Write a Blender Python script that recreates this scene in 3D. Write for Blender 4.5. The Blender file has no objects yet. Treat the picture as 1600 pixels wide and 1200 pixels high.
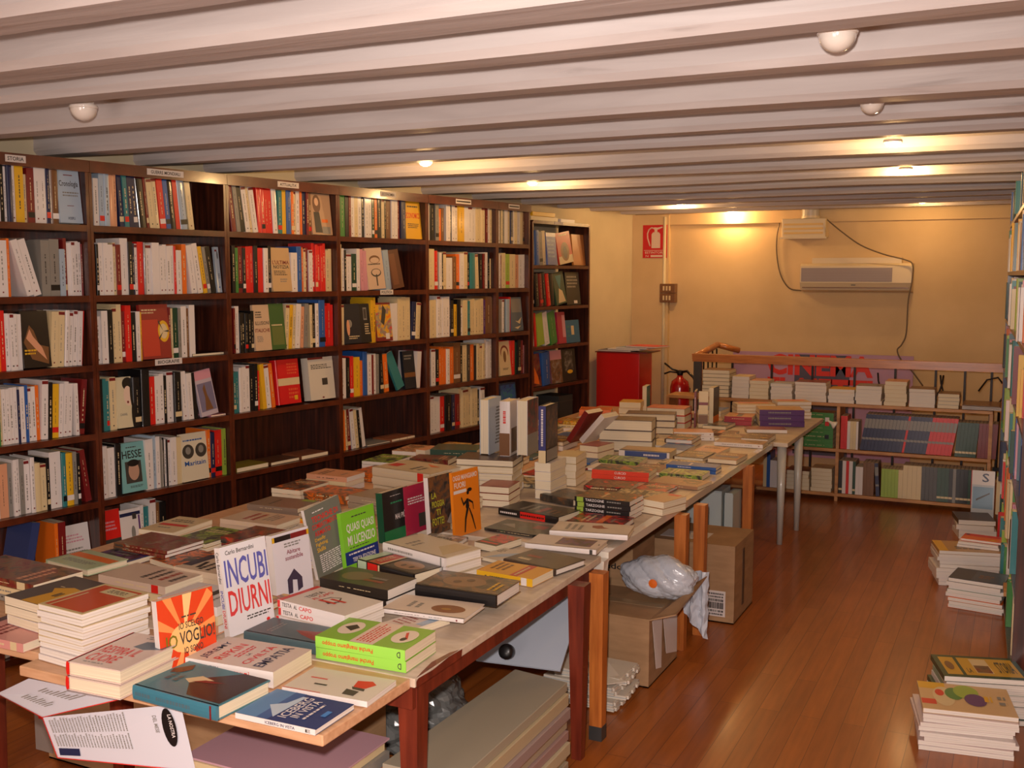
import bpy, bmesh, math, random
from mathutils import Matrix, Vector
random.seed(7)
C = bpy.context.scene.collection
PI = math.pi
# ---------------------------------------------------------------- camera
F = 1650.0; YAW = math.radians(25.9); PITCH = math.atan(170 / F); EYE = 1.6
def ray(x, y):
    u = (x - 800) / F; v = (600 - y) / F
    fx, fy = -math.sin(YAW), math.cos(YAW); c, s = math.cos(PITCH), math.sin(PITCH)
    fw = Vector((fx * c, fy * c, -s)); up = Vector((fx * s, fy * s, c)); rt = Vector((fy, -fx, 0))
    return fw + u * rt + v * up
def P(x, y, z):                      # point of the place at height z seen at photograph position x, y
    r = ray(x, y); t = (z - EYE) / r.z
    return Vector((r.x * t, r.y * t, z))
def PY(x, y, Y):                     # ... on the plane at depth Y
    r = ray(x, y); t = Y / r.y
    return Vector((r.x * t, Y, EYE + r.z * t))
cam_d = bpy.data.cameras.new('camera'); cam = bpy.data.objects.new('camera', cam_d); C.objects.link(cam)
cam.location = (0, 0, EYE); cam.rotation_euler = (PI / 2 - PITCH, 0, YAW)
cam_d.sensor_width = 36; cam_d.lens = 36 * F / 1600; cam_d.clip_start = 0.02; cam_d.clip_end = 60
bpy.context.scene.camera = cam
# ---------------------------------------------------------------- materials
def s2l(c): return tuple(((v / 12.92) if v <= 0.04045 else ((v + 0.055) / 1.055) ** 2.4) for v in c[:3])
MAT = {}
def nt(name):
    m = bpy.data.materials.new(name); m.use_nodes = True; n = m.node_tree.nodes; l = m.node_tree.links
    return m, n, l, n['Principled BSDF']
def flat(name, col, rough=0.5, metal=0.0, coat=0.0, emit=None, es=0.0, bump=0.0, bs=80):
    if name in MAT: return MAT[name]
    m, n, l, b = nt(name)
    b.inputs['Base Color'].default_value = (*s2l(col), 1)
    b.inputs['Roughness'].default_value = rough; b.inputs['Metallic'].default_value = metal
    b.inputs['Coat Weight'].default_value = coat; b.inputs['Coat Roughness'].default_value = 0.12
    if emit: b.inputs['Emission Color'].default_value = (*s2l(emit), 1); b.inputs['Emission Strength'].default_value = es
    if bump:
        t = n.new('ShaderNodeTexNoise'); t.inputs['Scale'].default_value = bs; t.inputs['Detail'].default_value = 4
        co = n.new('ShaderNodeTexCoord'); l.new(co.outputs['Object'], t.inputs['Vector'])
        bp = n.new('ShaderNodeBump'); bp.inputs['Strength'].default_value = bump; bp.inputs['Distance'].default_value = 0.01
        l.new(t.outputs['Fac'], bp.inputs['Height']); l.new(bp.outputs['Normal'], b.inputs['Normal'])
    MAT[name] = m; return m
def ramped(name, stops, scale, vec=(1, 1, 1), rough=0.5, detail=4, bump=0.0, coat=0.0, tex='noise', dist=0.0, rot=(0, 0, 0), interp='LINEAR', spec=0.5):
    if name in MAT: return MAT[name]
    m, n, l, b = nt(name)
    co = n.new('ShaderNodeTexCoord'); mp = n.new('ShaderNodeMapping'); mp.inputs['Scale'].default_value = vec; mp.inputs['Rotation'].default_value = rot
    l.new(co.outputs['Object'], mp.inputs['Vector'])
    t = n.new('ShaderNodeTexNoise'); t.inputs['Scale'].default_value = scale; t.inputs['Detail'].default_value = detail; t.inputs['Distortion'].default_value = dist
    l.new(mp.outputs['Vector'], t.inputs['Vector'])
    r = n.new('ShaderNodeValToRGB'); r.color_ramp.interpolation = interp
    while len(r.color_ramp.elements) < len(stops): r.color_ramp.elements.new(0.5)
    for e, (p, c) in zip(r.color_ramp.elements, stops): e.position = p; e.color = (*s2l(c), 1)
    l.new(t.outputs['Fac'], r.inputs['Fac']); l.new(r.outputs['Color'], b.inputs['Base Color'])
    b.inputs['Roughness'].default_value = rough; b.inputs['Coat Weight'].default_value = coat; b.inputs['Coat Roughness'].default_value = 0.15
    b.inputs['Specular IOR Level'].default_value = spec
    if bump:
        bp = n.new('ShaderNodeBump'); bp.inputs['Strength'].default_value = bump; bp.inputs['Distance'].default_value = 0.01
        l.new(t.outputs['Fac'], bp.inputs['Height']); l.new(bp.outputs['Normal'], b.inputs['Normal'])
    MAT[name] = m; return m
def floor_material():
    m, n, l, b = nt('floor_boards')
    co = n.new('ShaderNodeTexCoord'); mp = n.new('ShaderNodeMapping'); mp.inputs['Rotation'].default_value = (0, 0, PI / 2)
    l.new(co.outputs['Object'], mp.inputs['Vector'])
    br = n.new('ShaderNodeTexBrick'); br.inputs['Scale'].default_value = 1; br.inputs['Brick Width'].default_value = 0.95; br.inputs['Row Height'].default_value = 0.075
    br.inputs['Mortar Size'].default_value = 0.0014; br.inputs['Mortar Smooth'].default_value = 0.3; br.inputs['Bias'].default_value = 0.0
    br.inputs['Color1'].default_value = (*s2l((0.66, 0.37, 0.14)), 1); br.inputs['Color2'].default_value = (*s2l((0.60, 0.325, 0.12)), 1)
    br.inputs['Mortar'].default_value = (*s2l((0.42, 0.21, 0.08)), 1); br.offset = 0.37
    l.new(mp.outputs['Vector'], br.inputs['Vector'])
    m2 = n.new('ShaderNodeMapping'); m2.inputs['Scale'].default_value = (30, 2.2, 1); l.new(co.outputs['Object'], m2.inputs['Vector'])
    t = n.new('ShaderNodeTexNoise'); t.inputs['Scale'].default_value = 1.6; t.inputs['Detail'].default_value = 6; l.new(m2.outputs['Vector'], t.inputs['Vector'])
    mx = n.new('ShaderNodeMix'); mx.data_type = 'RGBA'; mx.blend_type = 'MULTIPLY'; mx.inputs['Factor'].default_value = 0.55
    r = n.new('ShaderNodeValToRGB'); r.color_ramp.elements[0].color = (0.62, 0.56, 0.50, 1); r.color_ramp.elements[1].color = (1.15, 1.1, 1.05, 1)
    r.color_ramp.elements[0].position = 0.3; r.color_ramp.elements[1].position = 0.7
    l.new(t.outputs['Fac'], r.inputs['Fac']); l.new(br.outputs['Color'], mx.inputs['A']); l.new(r.outputs['Color'], mx.inputs['B'])
    l.new(mx.outputs['Result'], b.inputs['Base Color'])
    b.inputs['Roughness'].default_value = 0.34; b.inputs['Coat Weight'].default_value = 0.25; b.inputs['Coat Roughness'].default_value = 0.16
    t3 = n.new('ShaderNodeTexNoise'); t3.inputs['Scale'].default_value = 5; l.new(co.outputs['Object'], t3.inputs['Vector'])
    bp = n.new('ShaderNodeBump'); bp.inputs['Strength'].default_value = 0.08; bp.inputs['Distance'].default_value = 0.02; l.new(t3.outputs['Fac'], bp.inputs['Height'])
    b2 = n.new('ShaderNodeBump'); b2.inputs['Strength'].default_value = 0.25; b2.inputs['Distance'].default_value = 0.002; b2.invert = True
    l.new(br.outputs['Fac'], b2.inputs['Height']); l.new(bp.outputs['Normal'], b2.inputs['Normal']); l.new(b2.outputs['Normal'], b.inputs['Normal'])
    return m
WOOD_CASE = ramped('mahogany_veneer', [(0.30, (0.13, 0.06, 0.045)), (0.5, (0.24, 0.11, 0.075)), (0.72, (0.36, 0.17, 0.10))], 3.0, (14, 14, 0.9), 0.33, 6, 0.05, 0.15)
WOOD_EDGE = ramped('mahogany_edge', [(0.3, (0.26, 0.11, 0.065)), (0.7, (0.40, 0.18, 0.095))], 3.0, (4, 4, 4), 0.28, 5, 0.03, 0.3)
PLASTER = ramped('cream_plaster', [(0.3, (0.80, 0.68, 0.50)), (0.7, (0.84, 0.72, 0.54))], 3, (1, 1, 1), 0.85, 8, 0.25)
PLASTER_L = ramped('pale_plaster', [(0.3, (0.80, 0.74, 0.61)), (0.7, (0.84, 0.78, 0.65))], 3, (1, 1, 1), 0.85, 8, 0.25)
BEAM = ramped('whitewashed_beam', [(0.20, (0.54, 0.49, 0.47)), (0.36, (0.73, 0.69, 0.675)), (0.75, (0.80, 0.765, 0.75))], 2.2, (0.7, 7, 7), 0.55, 8, 0.35, 0.0, dist=0.6)
BEAM_D = ramped('whitewashed_boards', [(0.3, (0.70, 0.66, 0.62)), (0.7, (0.80, 0.76, 0.72))], 2.2, (1, 8, 8), 0.6, 6, 0.3)
TABLE_WOOD = ramped('beech_laminate', [(0.3, (0.76, 0.57, 0.42)), (0.7, (0.84, 0.66, 0.51))], 3, (3, 22, 22), 0.4, 5, 0.03)
TABLE_WHITE = ramped('worn_pale_laminate', [(0.3, (0.74, 0.66, 0.57)), (0.7, (0.84, 0.77, 0.69))], 5, (2, 6, 6), 0.45, 6, 0.05)
LEG_RED = ramped('dark_red_leg_wood', [(0.3, (0.34, 0.12, 0.075)), (0.7, (0.48, 0.19, 0.115))], 3, (14, 14, 1.5), 0.35, 5, 0.05)
LEG_ORANGE = ramped('orange_pine', [(0.3, (0.62, 0.33, 0.13)), (0.7, (0.78, 0.46, 0.20))], 3, (16, 16, 1.6), 0.4, 5, 0.05)
SHELF_PINE = ramped('light_pine', [(0.3, (0.66, 0.44, 0.25)), (0.7, (0.78, 0.56, 0.34))], 3, (3, 12, 12), 0.45, 5, 0.05)
RAIL_WOOD = ramped('rail_wood', [(0.3, (0.66, 0.38, 0.17)), (0.7, (0.80, 0.50, 0.25))], 3, (2, 14, 14), 0.3, 5, 0.03, 0.3)
CARD = ramped('brown_cardboard', [(0.3, (0.60, 0.46, 0.32)), (0.7, (0.68, 0.53, 0.38))], 4, (2, 2, 9), 0.75, 6, 0.08)
PAPER = flat('paper_edges', (0.86, 0.80, 0.70), 0.75)
PAPER_W = flat('white_paper_edges', (0.88, 0.85, 0.82), 0.75)
FLOORM = floor_material()
def pages_material(name, col):
    if name in MAT: return MAT[name]
    m, n, l, b = nt(name)
    co = n.new('ShaderNodeTexCoord'); w = n.new('ShaderNodeTexNoise'); mp = n.new('ShaderNodeMapping'); mp.inputs['Scale'].default_value = (2, 2, 900)
    l.new(co.outputs['Object'], mp.inputs['Vector']); l.new(mp.outputs['Vector'], w.inputs['Vector']); w.inputs['Scale'].default_value = 1; w.inputs['Detail'].default_value = 2
    r = n.new('ShaderNodeValToRGB'); c = s2l(col)
    r.color_ramp.elements[0].position = 0.3; r.color_ramp.elements[0].color = (c[0] * .78, c[1] * .76, c[2] * .72, 1)
    r.color_ramp.elements[1].position = 0.6; r.color_ramp.elements[1].color = (*c, 1)
    l.new(w.outputs['Fac'], r.inputs['Fac']); l.new(r.outputs['Color'], b.inputs['Base Color']); b.inputs['Roughness'].default_value = 0.8
    MAT[name] = m; return m
PG_C = pages_material('cream_page_edges', (0.90, 0.84, 0.73)); PG_W = pages_material('white_page_edges', (0.90, 0.86, 0.82))
COL = dict(w=(0.86, 0.82, 0.80), c=(0.83, 0.74, 0.57), y=(0.86, 0.66, 0.12), o=(0.88, 0.42, 0.10), r=(0.82, 0.12, 0.09), m=(0.46, 0.10, 0.10),
           b=(0.15, 0.33, 0.60), n=(0.12, 0.14, 0.28), k=(0.07, 0.06, 0.065), g=(0.25, 0.50, 0.22), G=(0.08, 0.24, 0.16), t=(0.18, 0.46, 0.47),
           s=(0.62, 0.68, 0.74), e=(0.52, 0.50, 0.47), v=(0.34, 0.16, 0.42), p=(0.80, 0.55, 0.60), B=(0.46, 0.30, 0.17), l=(0.58, 0.68, 0.24),
           a=(0.82, 0.58, 0.44), d=(0.24, 0.22, 0.20), L=(0.47, 0.73, 0.16), q=(0.70, 0.78, 0.66), P=(0.66, 0.14, 0.26), u=(0.23, 0.27, 0.62), z=(0.30, 0.40, 0.44))
CNAME = dict(w='white', c='cream', y='yellow', o='orange', r='red', m='maroon', b='blue', n='navy', k='black', g='green', G='dark green', t='teal', s='pale blue',
             e='grey', v='purple', p='pink', B='brown', l='light green', a='salmon', d='charcoal', L='lime green', q='mint', P='magenta', u='violet-blue', z='slate')
def cm(k):
    """cover material of a colour key (or an rgb tuple)"""
    if isinstance(k, tuple): return flat('cover_%02d%02d%02d' % tuple(int(v * 99) for v in k), k, 0.42, 0, 0.25)
    if k.startswith('@'): return art(k[1:])
    return flat('cover_' + CNAME[k].replace(' ', '_').replace('-', '_'), COL[k], 0.42, 0, 0.25)
def art(keys):
    """printed picture of several blended colours, keys = letters of COL"""
    n = len(keys); st = [(0.30 + 0.40 * i / max(n - 1, 1), COL[k]) for i, k in enumerate(keys)]
    return ramped('print_' + '_'.join(CNAME[k].replace(' ', '').replace('-', '') for k in keys), st, 24, (1, 1, 1), 0.38, 3, 0, 0.3, dist=0.8)
# ---------------------------------------------------------------- mesh helper
TXT = {}
def text_geo(s):
    if s in TXT: return TXT[s]
    cu = bpy.data.curves.new('t', 'FONT'); cu.body = s; cu.resolution_u = 2; cu.offset = 0.045 if s in ('CINEMA', 'FLAIETTI') else 0.014
    o = bpy.data.objects.new('t', cu); C.objects.link(o)
    me = bpy.data.meshes.new_from_object(o.evaluated_get(bpy.context.evaluated_depsgraph_get()))
    v = [(a.co.x, a.co.y) for a in me.vertices]; f = [tuple(p.vertices) for p in me.polygons]
    bpy.data.objects.remove(o); bpy.data.curves.remove(cu); bpy.data.meshes.remove(me)
    x0 = min(a for a, _ in v); x1 = max(a for a, _ in v); y0 = min(b for _, b in v); y1 = max(b for _, b in v)
    v = [((a - x0) / (x1 - x0), (b - y0) / (y1 - y0)) for a, b in v]
    TXT[s] = (v, f, (x1 - x0) / (y1 - y0)); return TXT[s]
class MB:
    def __init__(s): s.v = []; s.f = []; s.m = []; s.mats = []; s.sm = []
    def mi(s, m):
        if m not in s.mats: s.mats.append(m)
        return s.mats.index(m)
    def add(s, vs, fs, m, M=None, smooth=False):
        k = len(s.v); i = s.mi(m)
        s.v += [tuple(M @ Vector(a)) if M else tuple(a) for a in vs]
        for f in fs: s.f.append(tuple(k + j for j in f)); s.m.append(i); s.sm.append(smooth)
        return s
    def box(s, x0, x1, y0, y1, z0, z1, m, M=None):
        return s.add([(x0, y0, z0), (x1, y0, z0), (x1, y1, z0), (x0, y1, z0), (x0, y0, z1), (x1, y0, z1), (x1, y1, z1), (x0, y1, z1)],
                     [(0, 3, 2, 1), (4, 5, 6, 7), (0, 1, 5, 4), (1, 2, 6, 5), (2, 3, 7, 6), (3, 0, 4, 7)], m, M)
    def quad(s, pts, m, M=None): return s.add(pts, [tuple(range(len(pts)))], m, M)
    def text(s, t, O, X, Y, m):
        """text t stretched over the parallelogram O, O+X, O+Y"""
        v, f, _ = text_geo(t); O = Vector(O); X = Vector(X); Y = Vector(Y)
        return s.add([O + X * a + Y * b for a, b in v], f, m)
    def tube(s, pts, r, m, n=8, caps=True, r2=None):
        pts = [Vector(p) for p in pts]; k = len(pts); vs = []; fs = []
        for i, p in enumerate(pts):
            d = (pts[min(i + 1, k - 1)] - pts[max(i - 1, 0)]).normalized()
            a = d.orthogonal().normalized() if i == 0 else (pa - d * pa.dot(d)).normalized()
            pa = a; b = d.cross(a); rr = r if r2 is None else r + (r2 - r) * i / (k - 1)
            vs += [p + (a * math.cos(2 * PI * j / n) + b * math.sin(2 * PI * j / n)) * rr for j in range(n)]
        for i in range(k - 1):
            for j in range(n): fs.append((i * n + j, i * n + (j + 1) % n, (i + 1) * n + (j + 1) % n, (i + 1) * n + j))
        if caps: fs += [tuple(reversed(range(n))), tuple((k - 1) * n + j for j in range(n))]
        return s.add(vs, fs, m, None, True)
    def lathe(s, prof, m, n=20, M=None):
        vs = []; fs = []
        for r, z in prof: vs += [(r * math.cos(2 * PI * j / n), r * math.sin(2 * PI * j / n), z) for j in range(n)]
        for i in range(len(prof) - 1):
            for j in range(n): fs.append((i * n + j, i * n + (j + 1) % n, (i + 1) * n + (j + 1) % n, (i + 1) * n + j))
        return s.add(vs, fs, m, M, True)
    def build(s, name, parent=None, M=None):
        me = bpy.data.meshes.new(name); me.from_pydata(s.v, [], s.f); me.update()
        for m in s.mats: me.materials.append(m)
        me.polygons.foreach_set('material_index', s.m); me.polygons.foreach_set('use_smooth', s.sm)
        o = bpy.data.objects.new(name, me); C.objects.link(o)
        if parent: o.parent = parent
        if M is not None: o.matrix_world = M
        return o
def tag(o, label=None, cat=None, group=None, kind=None):
    if label: o['label'] = label
    if cat: o['category'] = cat
    if group: o['group'] = group
    if kind: o['kind'] = kind
    return o
def thing(name, label, cat, M=None, group=None):
    o = bpy.data.objects.new(name, None); C.objects.link(o); o.empty_display_size = 0.05
    if M is not None: o.matrix_world = M
    return tag(o, label, cat, group)
def part(name, mb, parent, label=None): return tag(mb.build(name, parent), label)
def bevel(o, w=0.004, seg=2):
    b = o.modifiers.new('bevel', 'BEVEL'); b.width = w; b.segments = seg; b.limit_method = 'ANGLE'; return o
def frame(O, X, Y, Z):
    m = Matrix.Identity(4)
    for i, a in enumerate((X, Y, Z)):
        for j in range(3): m[j][i] = a[j]
    for j in range(3): m[j][3] = O[j]
    return m
ORD = 'first second third fourth fifth sixth seventh eighth ninth tenth eleventh twelfth thirteenth fourteenth fifteenth sixteenth seventeenth eighteenth nineteenth twentieth'.split()
ORD += ['twenty-' + w for w in ORD[:9]] + ['thirtieth'] + ['thirty-' + w for w in ORD[:9]] + ['fortieth'] + ['forty-' + w for w in ORD[:9]]
# ---------------------------------------------------------------- books
def elements(mb, els, W, H, z):
    """printed design: els in units of the cover, drawn just above height z"""
    for i, e in enumerate(els):
        k = e[0]; zz = z + 0.00025 * (i + 1); c = e[1]
        if k == 'r':
            x0, y0, x1, y1 = e[2:6]; mb.quad([(x0 * W, y0 * H, zz), (x1 * W, y0 * H, zz), (x1 * W, y1 * H, zz), (x0 * W, y1 * H, zz)], cm(c))
        elif k == 'e':
            cx, cy, rx, ry = e[2:6]; n = 20
            mb.quad([(W * (cx + rx * math.cos(2 * PI * j / n)), H * (cy + ry * math.sin(2 * PI * j / n)), zz) for j in range(n)], cm(c))
        elif k == 'p': mb.quad([(W * a, H * b, zz) for a, b in e[2]], cm(c))
        elif k == 't': x0, y0, x1, y1 = e[3:7]; mb.text(e[2], (x0 * W, y0 * H, zz), ((x1 - x0) * W, 0, 0), (0, (y1 - y0) * H, 0), cm(c))
        elif k == 'l':                # n lines of small print
            x0, y0, x1, y1, n = e[2:7]; rr = random.Random(n * 31 + int(x0 * 100))
            for j in range(n):
                ya = y1 - (y1 - y0) * (j + 0.2) / n; yb = y1 - (y1 - y0) * (j + 0.7) / n; x = x0
                xe = x1 - (x1 - x0) * rr.uniform(0, 0.25)
                while x < xe:
                    w = rr.uniform(0.03, 0.11); x2 = min(x + w, xe)
                    mb.quad([(x * W, yb * H, zz), (x2 * W, yb * H, zz), (x2 * W, ya * H, zz), (x * W, ya * H, zz)], cm(c)); x = x2 + 0.02
SPINE_RR = random.Random(3)
def spine_marks(mb, W, H, T, c, x, rr):
    ink = cm('e' if isinstance(c, str) and c in 'wc' else 'd') if isinstance(c, str) and c in 'wcyaqsplLe' else cm('c')
    if T < 0.006 or rr.random() < 0.1: return
    def q(z0, z1, y0, y1, m): mb.quad([(x, y0, z0), (x, y0, z1), (x, y1, z1), (x, y1, z0)], m)
    a = rr.random()
    y = H * rr.uniform(0.2, 0.3); top = H * rr.uniform(0.7, 0.85); zc = T * 0.5; hw = min(T * 0.10, 0.0015) * rr.choice((.7, 1, 1.6))
    while y < top:
        d = rr.uniform(0.004, 0.012); q(zc - hw, zc + hw, y, min(y + d, top), ink); y += d + rr.choice((0.0015, 0.0015, 0.004, .012))
    if isinstance(c, str) and c in 'wc':
        d = min(T * 0.2, 0.003); q(zc - d, zc + d, H * 0.07, H * 0.07 + 2 * d, cm('m' if a < 0.6 else 'd'))
        if a > 0.72: q(0.0005, T - 0.0005, H * 0.93, H * 0.985, cm('m'))
    elif a < 0.35: q(0.0005, T - 0.0005, H * 0.1, H * 0.2, cm(rr.choice('wcrk')))
def book_mesh(W, H, T, cover, hard, pages, els=(), spine=None, stext=None, sflip=False, sink='d', rr=None, plain=False, bow=0):
    """x: spine to fore-edge, y: tail to head, z: back to front cover.  Returns cover and page block."""
    c = 0.0026 if hard else 0.0012; e = 0.0035 if hard else 0.0004
    m = cm(cover); ms = cm(spine or cover); mb = MB()
    mb.box(0, W, 0, H, 0, c, m); mb.box(0, W, 0, H, T - c, T, m)
    if hard:
        vs = []; n = 6
        for i in range(n + 1):
            a = PI * i / n; vs += [(-0.0015 - 0.10 * T * math.sin(a) - 0.002, 0, T / 2 - T / 2 * math.cos(a)), (-0.0015 - 0.10 * T * math.sin(a) - 0.002, H, T / 2 - T / 2 * math.cos(a))]
        fs = [(2 * i, 2 * i + 1, 2 * i + 3, 2 * i + 2) for i in range(n)]
        k = len(vs); vs += [(0.004, 0, 0.0), (0.004, H, 0.0), (0.004, 0, T), (0.004, H, T)]
        fs += [(k, k + 1, 1, 0), (2 * n, 2 * n + 1, k + 3, k + 2), tuple([k] + [2 * i for i in range(n + 1)] + [k + 2]), tuple([k + 1] + [2 * i + 1 for i in range(n + 1)] + [k + 3])]
        mb.add(vs, fs, ms); xs = -0.0038 - 0.10 * T
    else:
        mb.box(-c, 0, 0, H, 0, T, ms); xs = -c - 0.0003
    if els: elements(mb, els, W, H, T)
    if stext:
        for (t, y0, y1, ink) in stext:
            if t.startswith('#'):      # a coloured field across the spine
                mb.quad([(xs, y0 * H, 0.0006), (xs, y0 * H, T - 0.0006), (xs, y1 * H, T - 0.0006), (xs, y1 * H, 0.0006)], cm(ink)); continue
            if t == '~':                 # small print too fine to read
                y_ = y0 * H; q_ = random.Random(int(y1 * 97))
                while y_ < y1 * H: d_ = q_.uniform(.003, .009); mb.quad([(xs - .0003, y_, T * .36), (xs - .0003, y_ + d_, T * .36), (xs - .0003, y_ + d_, T * .62), (xs - .0003, y_, T * .62)], cm(ink)); y_ += d_ + .0025
                continue
            h = T * 0.54; o = T * 0.23
            if sflip: mb.text(t, (xs - 0.0003, y0 * H, T - o), (0, (y1 - y0) * H, 0), (0, 0, -h), cm(ink))
            else: mb.text(t, (xs - 0.0003, y1 * H, o), (0, (y0 - y1) * H, 0), (0, 0, h), cm(ink))
    elif not plain and rr: spine_marks(mb, W, H, T, spine or cover, xs, rr)
    pg = MB(); pg.box(0, W - e, e, H - e, c, T - c, PG_W if pages == 'w' else PG_C)
    return mb, pg
def add_book(M, W, H, T, cover='w', hard=False, pages='c', name=None, label=None, group=None, split=True, **kw):
    cv, pg = book_mesh(W, H, T, cover, hard, pages, **kw)
    nm = name or ('hardback_book' if hard else 'slim_paperback' if T < .0125 else 'paperback_book' if T < .022 else 'thick_paperback')
    if split:
        r = thing(nm, label, 'book', M, group); part('cover', cv, r); part('page_block', pg, r)
    else:
        k = len(cv.v); i = cv.mi(pg.mats[0]); cv.v += pg.v
        for f in pg.f: cv.f.append(tuple(k + j for j in f)); cv.m.append(i); cv.sm.append(False)
        r = tag(cv.build(nm, None, M), label, 'book', group)
    return r
# designs: base colour key, phrase for the label, elements
D = {}
def design(k, base, phrase, els=(), **kw): D[k] = (base, phrase, els, kw)
# ---------------------------------------------------------------- the room
def struct(name, mb, M=None): return tag(mb.build(name, None, M), kind='structure')
XR, YR, YB, ZC = 0.42, -1.6, 8.9, 2.30
AL = math.atan(0.142)                                   # the left wall runs at a slight angle
U = Vector((math.sin(AL), math.cos(AL), 0)); N = Vector((-math.cos(AL), math.sin(AL), 0)); Q0 = Vector((-3.62, 3.3, 0))
def L(s, d, z): return Q0 + U * s + N * d + Vector((0, 0, z))   # along the bookcase front, into the wall, up
def S(x, y, d=0.0):                                     # distance along the bookcase front seen at x, y
    r = ray(x, y); p = Q0 + N * d
    t = (p.x * U.y - p.y * U.x) / (r.x * U.y - r.y * U.x)
    return (Vector((r.x * t, r.y * t, 0)) - Q0).dot(U)
mb = MB(); mb.box(-5, XR + .2, YR - .2, YB + .2, -0.06, 0, FLOORM); struct('floor', mb)
mb = MB(); mb.box(-5, XR + .2, YR - .2, YB + .2, ZC, ZC + .06, BEAM_D); struct('ceiling', mb)
mb = MB(); mb.box(-5, XR + .1, YB, YB + .15, 0, ZC, PLASTER); struct('wall_back', mb)
mb = MB(); mb.box(XR, XR + .15, YR, YB, 0, ZC, PLASTER); struct('wall_right', mb)
mb = MB(); mb.box(-5, XR + .1, YR - .15, YR, 0, ZC, PLASTER); struct('wall_rear', mb)
mb = MB(); a, b = L(-5.2, .29, 0), L(5.95, .29, 0); a2, b2 = L(-5.2, .44, 0), L(5.95, .44, 0)
mb.add([a, b, b2, a2] + [Vector((p.x, p.y, ZC)) for p in (a, b, b2, a2)], [(0, 1, 2, 3), (4, 7, 6, 5), (0, 4, 5, 1), (1, 5, 6, 2), (2, 6, 7, 3), (3, 7, 4, 0)], PLASTER_L); struct('wall_left', mb)
x0 = PY(1003, 500, YB).x; x1 = PY(1046, 500, YB).x
mb = MB(); mb.box(x0 - .08, x1, YB - .05, YB + .01, 0, 2.12, PLASTER); struct('trim_1', mb)
mb = MB(); mb.box(x1, XR, YB - .035, YB + .01, 2.03, 2.13, PLASTER); struct('trim_2', mb)
mb = MB(); mb.tube([(x1 - .035, YB - .06, .3), (x1 - .035, YB - .06, 2.1)], .014, PLASTER_L, 8)
tag(mb.build('cable_conduit'), 'thin pale cable conduit running up the back wall corner through the switches', 'conduit')
# beams: far lower edge depth, width, bottom height
rb = random.Random(11)
beams = [(.45, .13), (.86, .12), (1.28, .13), (1.66, .13), (2.07, .155), (2.40, .11), (2.85, .11), (3.44, .13), (3.90, .10), (4.32, .10), (4.95, .11), (5.47, .11), (6.05, .11), (6.62, .11), (7.20, .11), (7.72, .11), (8.22, .11), (8.72, .10), (-.1, .12), (-.6, .12), (-1.1, .12)]
for i, (y, w) in enumerate(beams):
    mb = MB(); n = 40; X0, X1 = -4.0, XR
    while X0 < -2.5 and (L(0, .33, 0) + U * ((y - 3.3) / U.y)).x > X0 + .02: X0 += .02
    vs = []; sk = rb.uniform(-.03, .03)
    wob = [rb.uniform(-1, 1) for _ in range(12)]
    for k in range(n + 1):
        x = X0 + (X1 - X0) * k / n; t = k / n
        f1 = sum(wob[j] * math.sin((j + 1) * 2.3 * t + j) for j in range(4)) * .0035
        f2 = sum(wob[j + 4] * math.sin((j + 1) * 2.9 * t + j) for j in range(4)) * .005 + (rb.uniform(-.003, .003))
        f3 = sum(wob[j + 8] * math.sin((j + 1) * 3.1 * t + j) for j in range(4)) * .004
        ya, yb = y - w + f1 + sk * (t - .5), y + f2 + sk * (t - .5); zb = 2.12 + f3 * .6
        vs += [(x, ya, ZC + .01), (x, ya - .004, zb + .02), (x, ya + .012, zb), (x, yb - .010, zb), (x, yb, zb + .012), (x, yb, ZC + .01)]
    fs = []
    for k in range(n):
        for j in range(5): fs.append((6 * k + j, 6 * k + 6 + j, 6 * k + 7 + j, 6 * k + 1 + j))
    fs += [tuple(range(6)), tuple(6 * n + j for j in reversed(range(6)))]
    mb.add(vs, fs, BEAM); o = mb.build('ceiling_beam'); tag(o, kind='structure')
# ---------------------------------------------------------------- lamps in the ceiling
GLASS_W = flat('frosted_white_glass', (0.88, 0.84, 0.80), 0.12, 0, 0.6)
LAMP_ON = flat('lit_lamp_glass', (1, 0.9, 0.7), 0.4, emit=(1.0, 0.84, 0.55), es=26)
CHROME = flat('lamp_rim_metal', (0.75, 0.7, 0.65), 0.25, 0.9)
def lamp(px, py, on, r, label, W=0, Yf=0):
    zz = 2.15 if on else 2.143
    p = P(px, py, zz - (r * .75 if not on else .016)); p.z = zz
    if Yf: p = PY(px, py, Yf); p.z = zz
    t = thing('ceiling_lamp', label, 'lamp', Matrix.Translation(p), 'lit ceiling spot lamps' if on else 'unlit globe ceiling lamps')
    m = MB(); m.lathe([(r * 1.02, .004), (r * 1.08, -.002), (r * 1.02, -.008), (r * .9, -.008)], GLASS_W, 24); part('lamp_rim', m, t)
    m = MB(); m.lathe([(r * .8, -.002), (r * .8, ZC - zz)], GLASS_W, 20); part('lamp_housing', m, t)
    m = MB()
    if on: m.lathe([(r * .92 * math.cos(a), -.004 - r * .62 * math.sin(a)) for a in [i * PI / 12 for i in range(7)]], LAMP_ON, 24)
    else: m.lathe([(r * math.cos(a), -.006 - r * .95 * math.sin(a)) for a in [i * PI / 2 / 8 for i in range(9)]], GLASS_W, 24)
    part('lamp_glass', m, t)
    if on:
        d = bpy.data.lights.new('lamp_bulb', 'POINT'); d.energy = W; d.color = (1.0, 0.60, 0.25); d.shadow_soft_size = 0.03
        o = bpy.data.objects.new('lamp_light', d); C.objects.link(o); o.parent = t; o.location = (0, 0, -.036)
lamp(1308, 72, 0, .042, 'larger unlit frosted globe lamp on a beam, nearest of the globes')
lamp(1362, 172, 0, .036, 'small unlit frosted globe lamp on the beam behind the larger globe')
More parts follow.
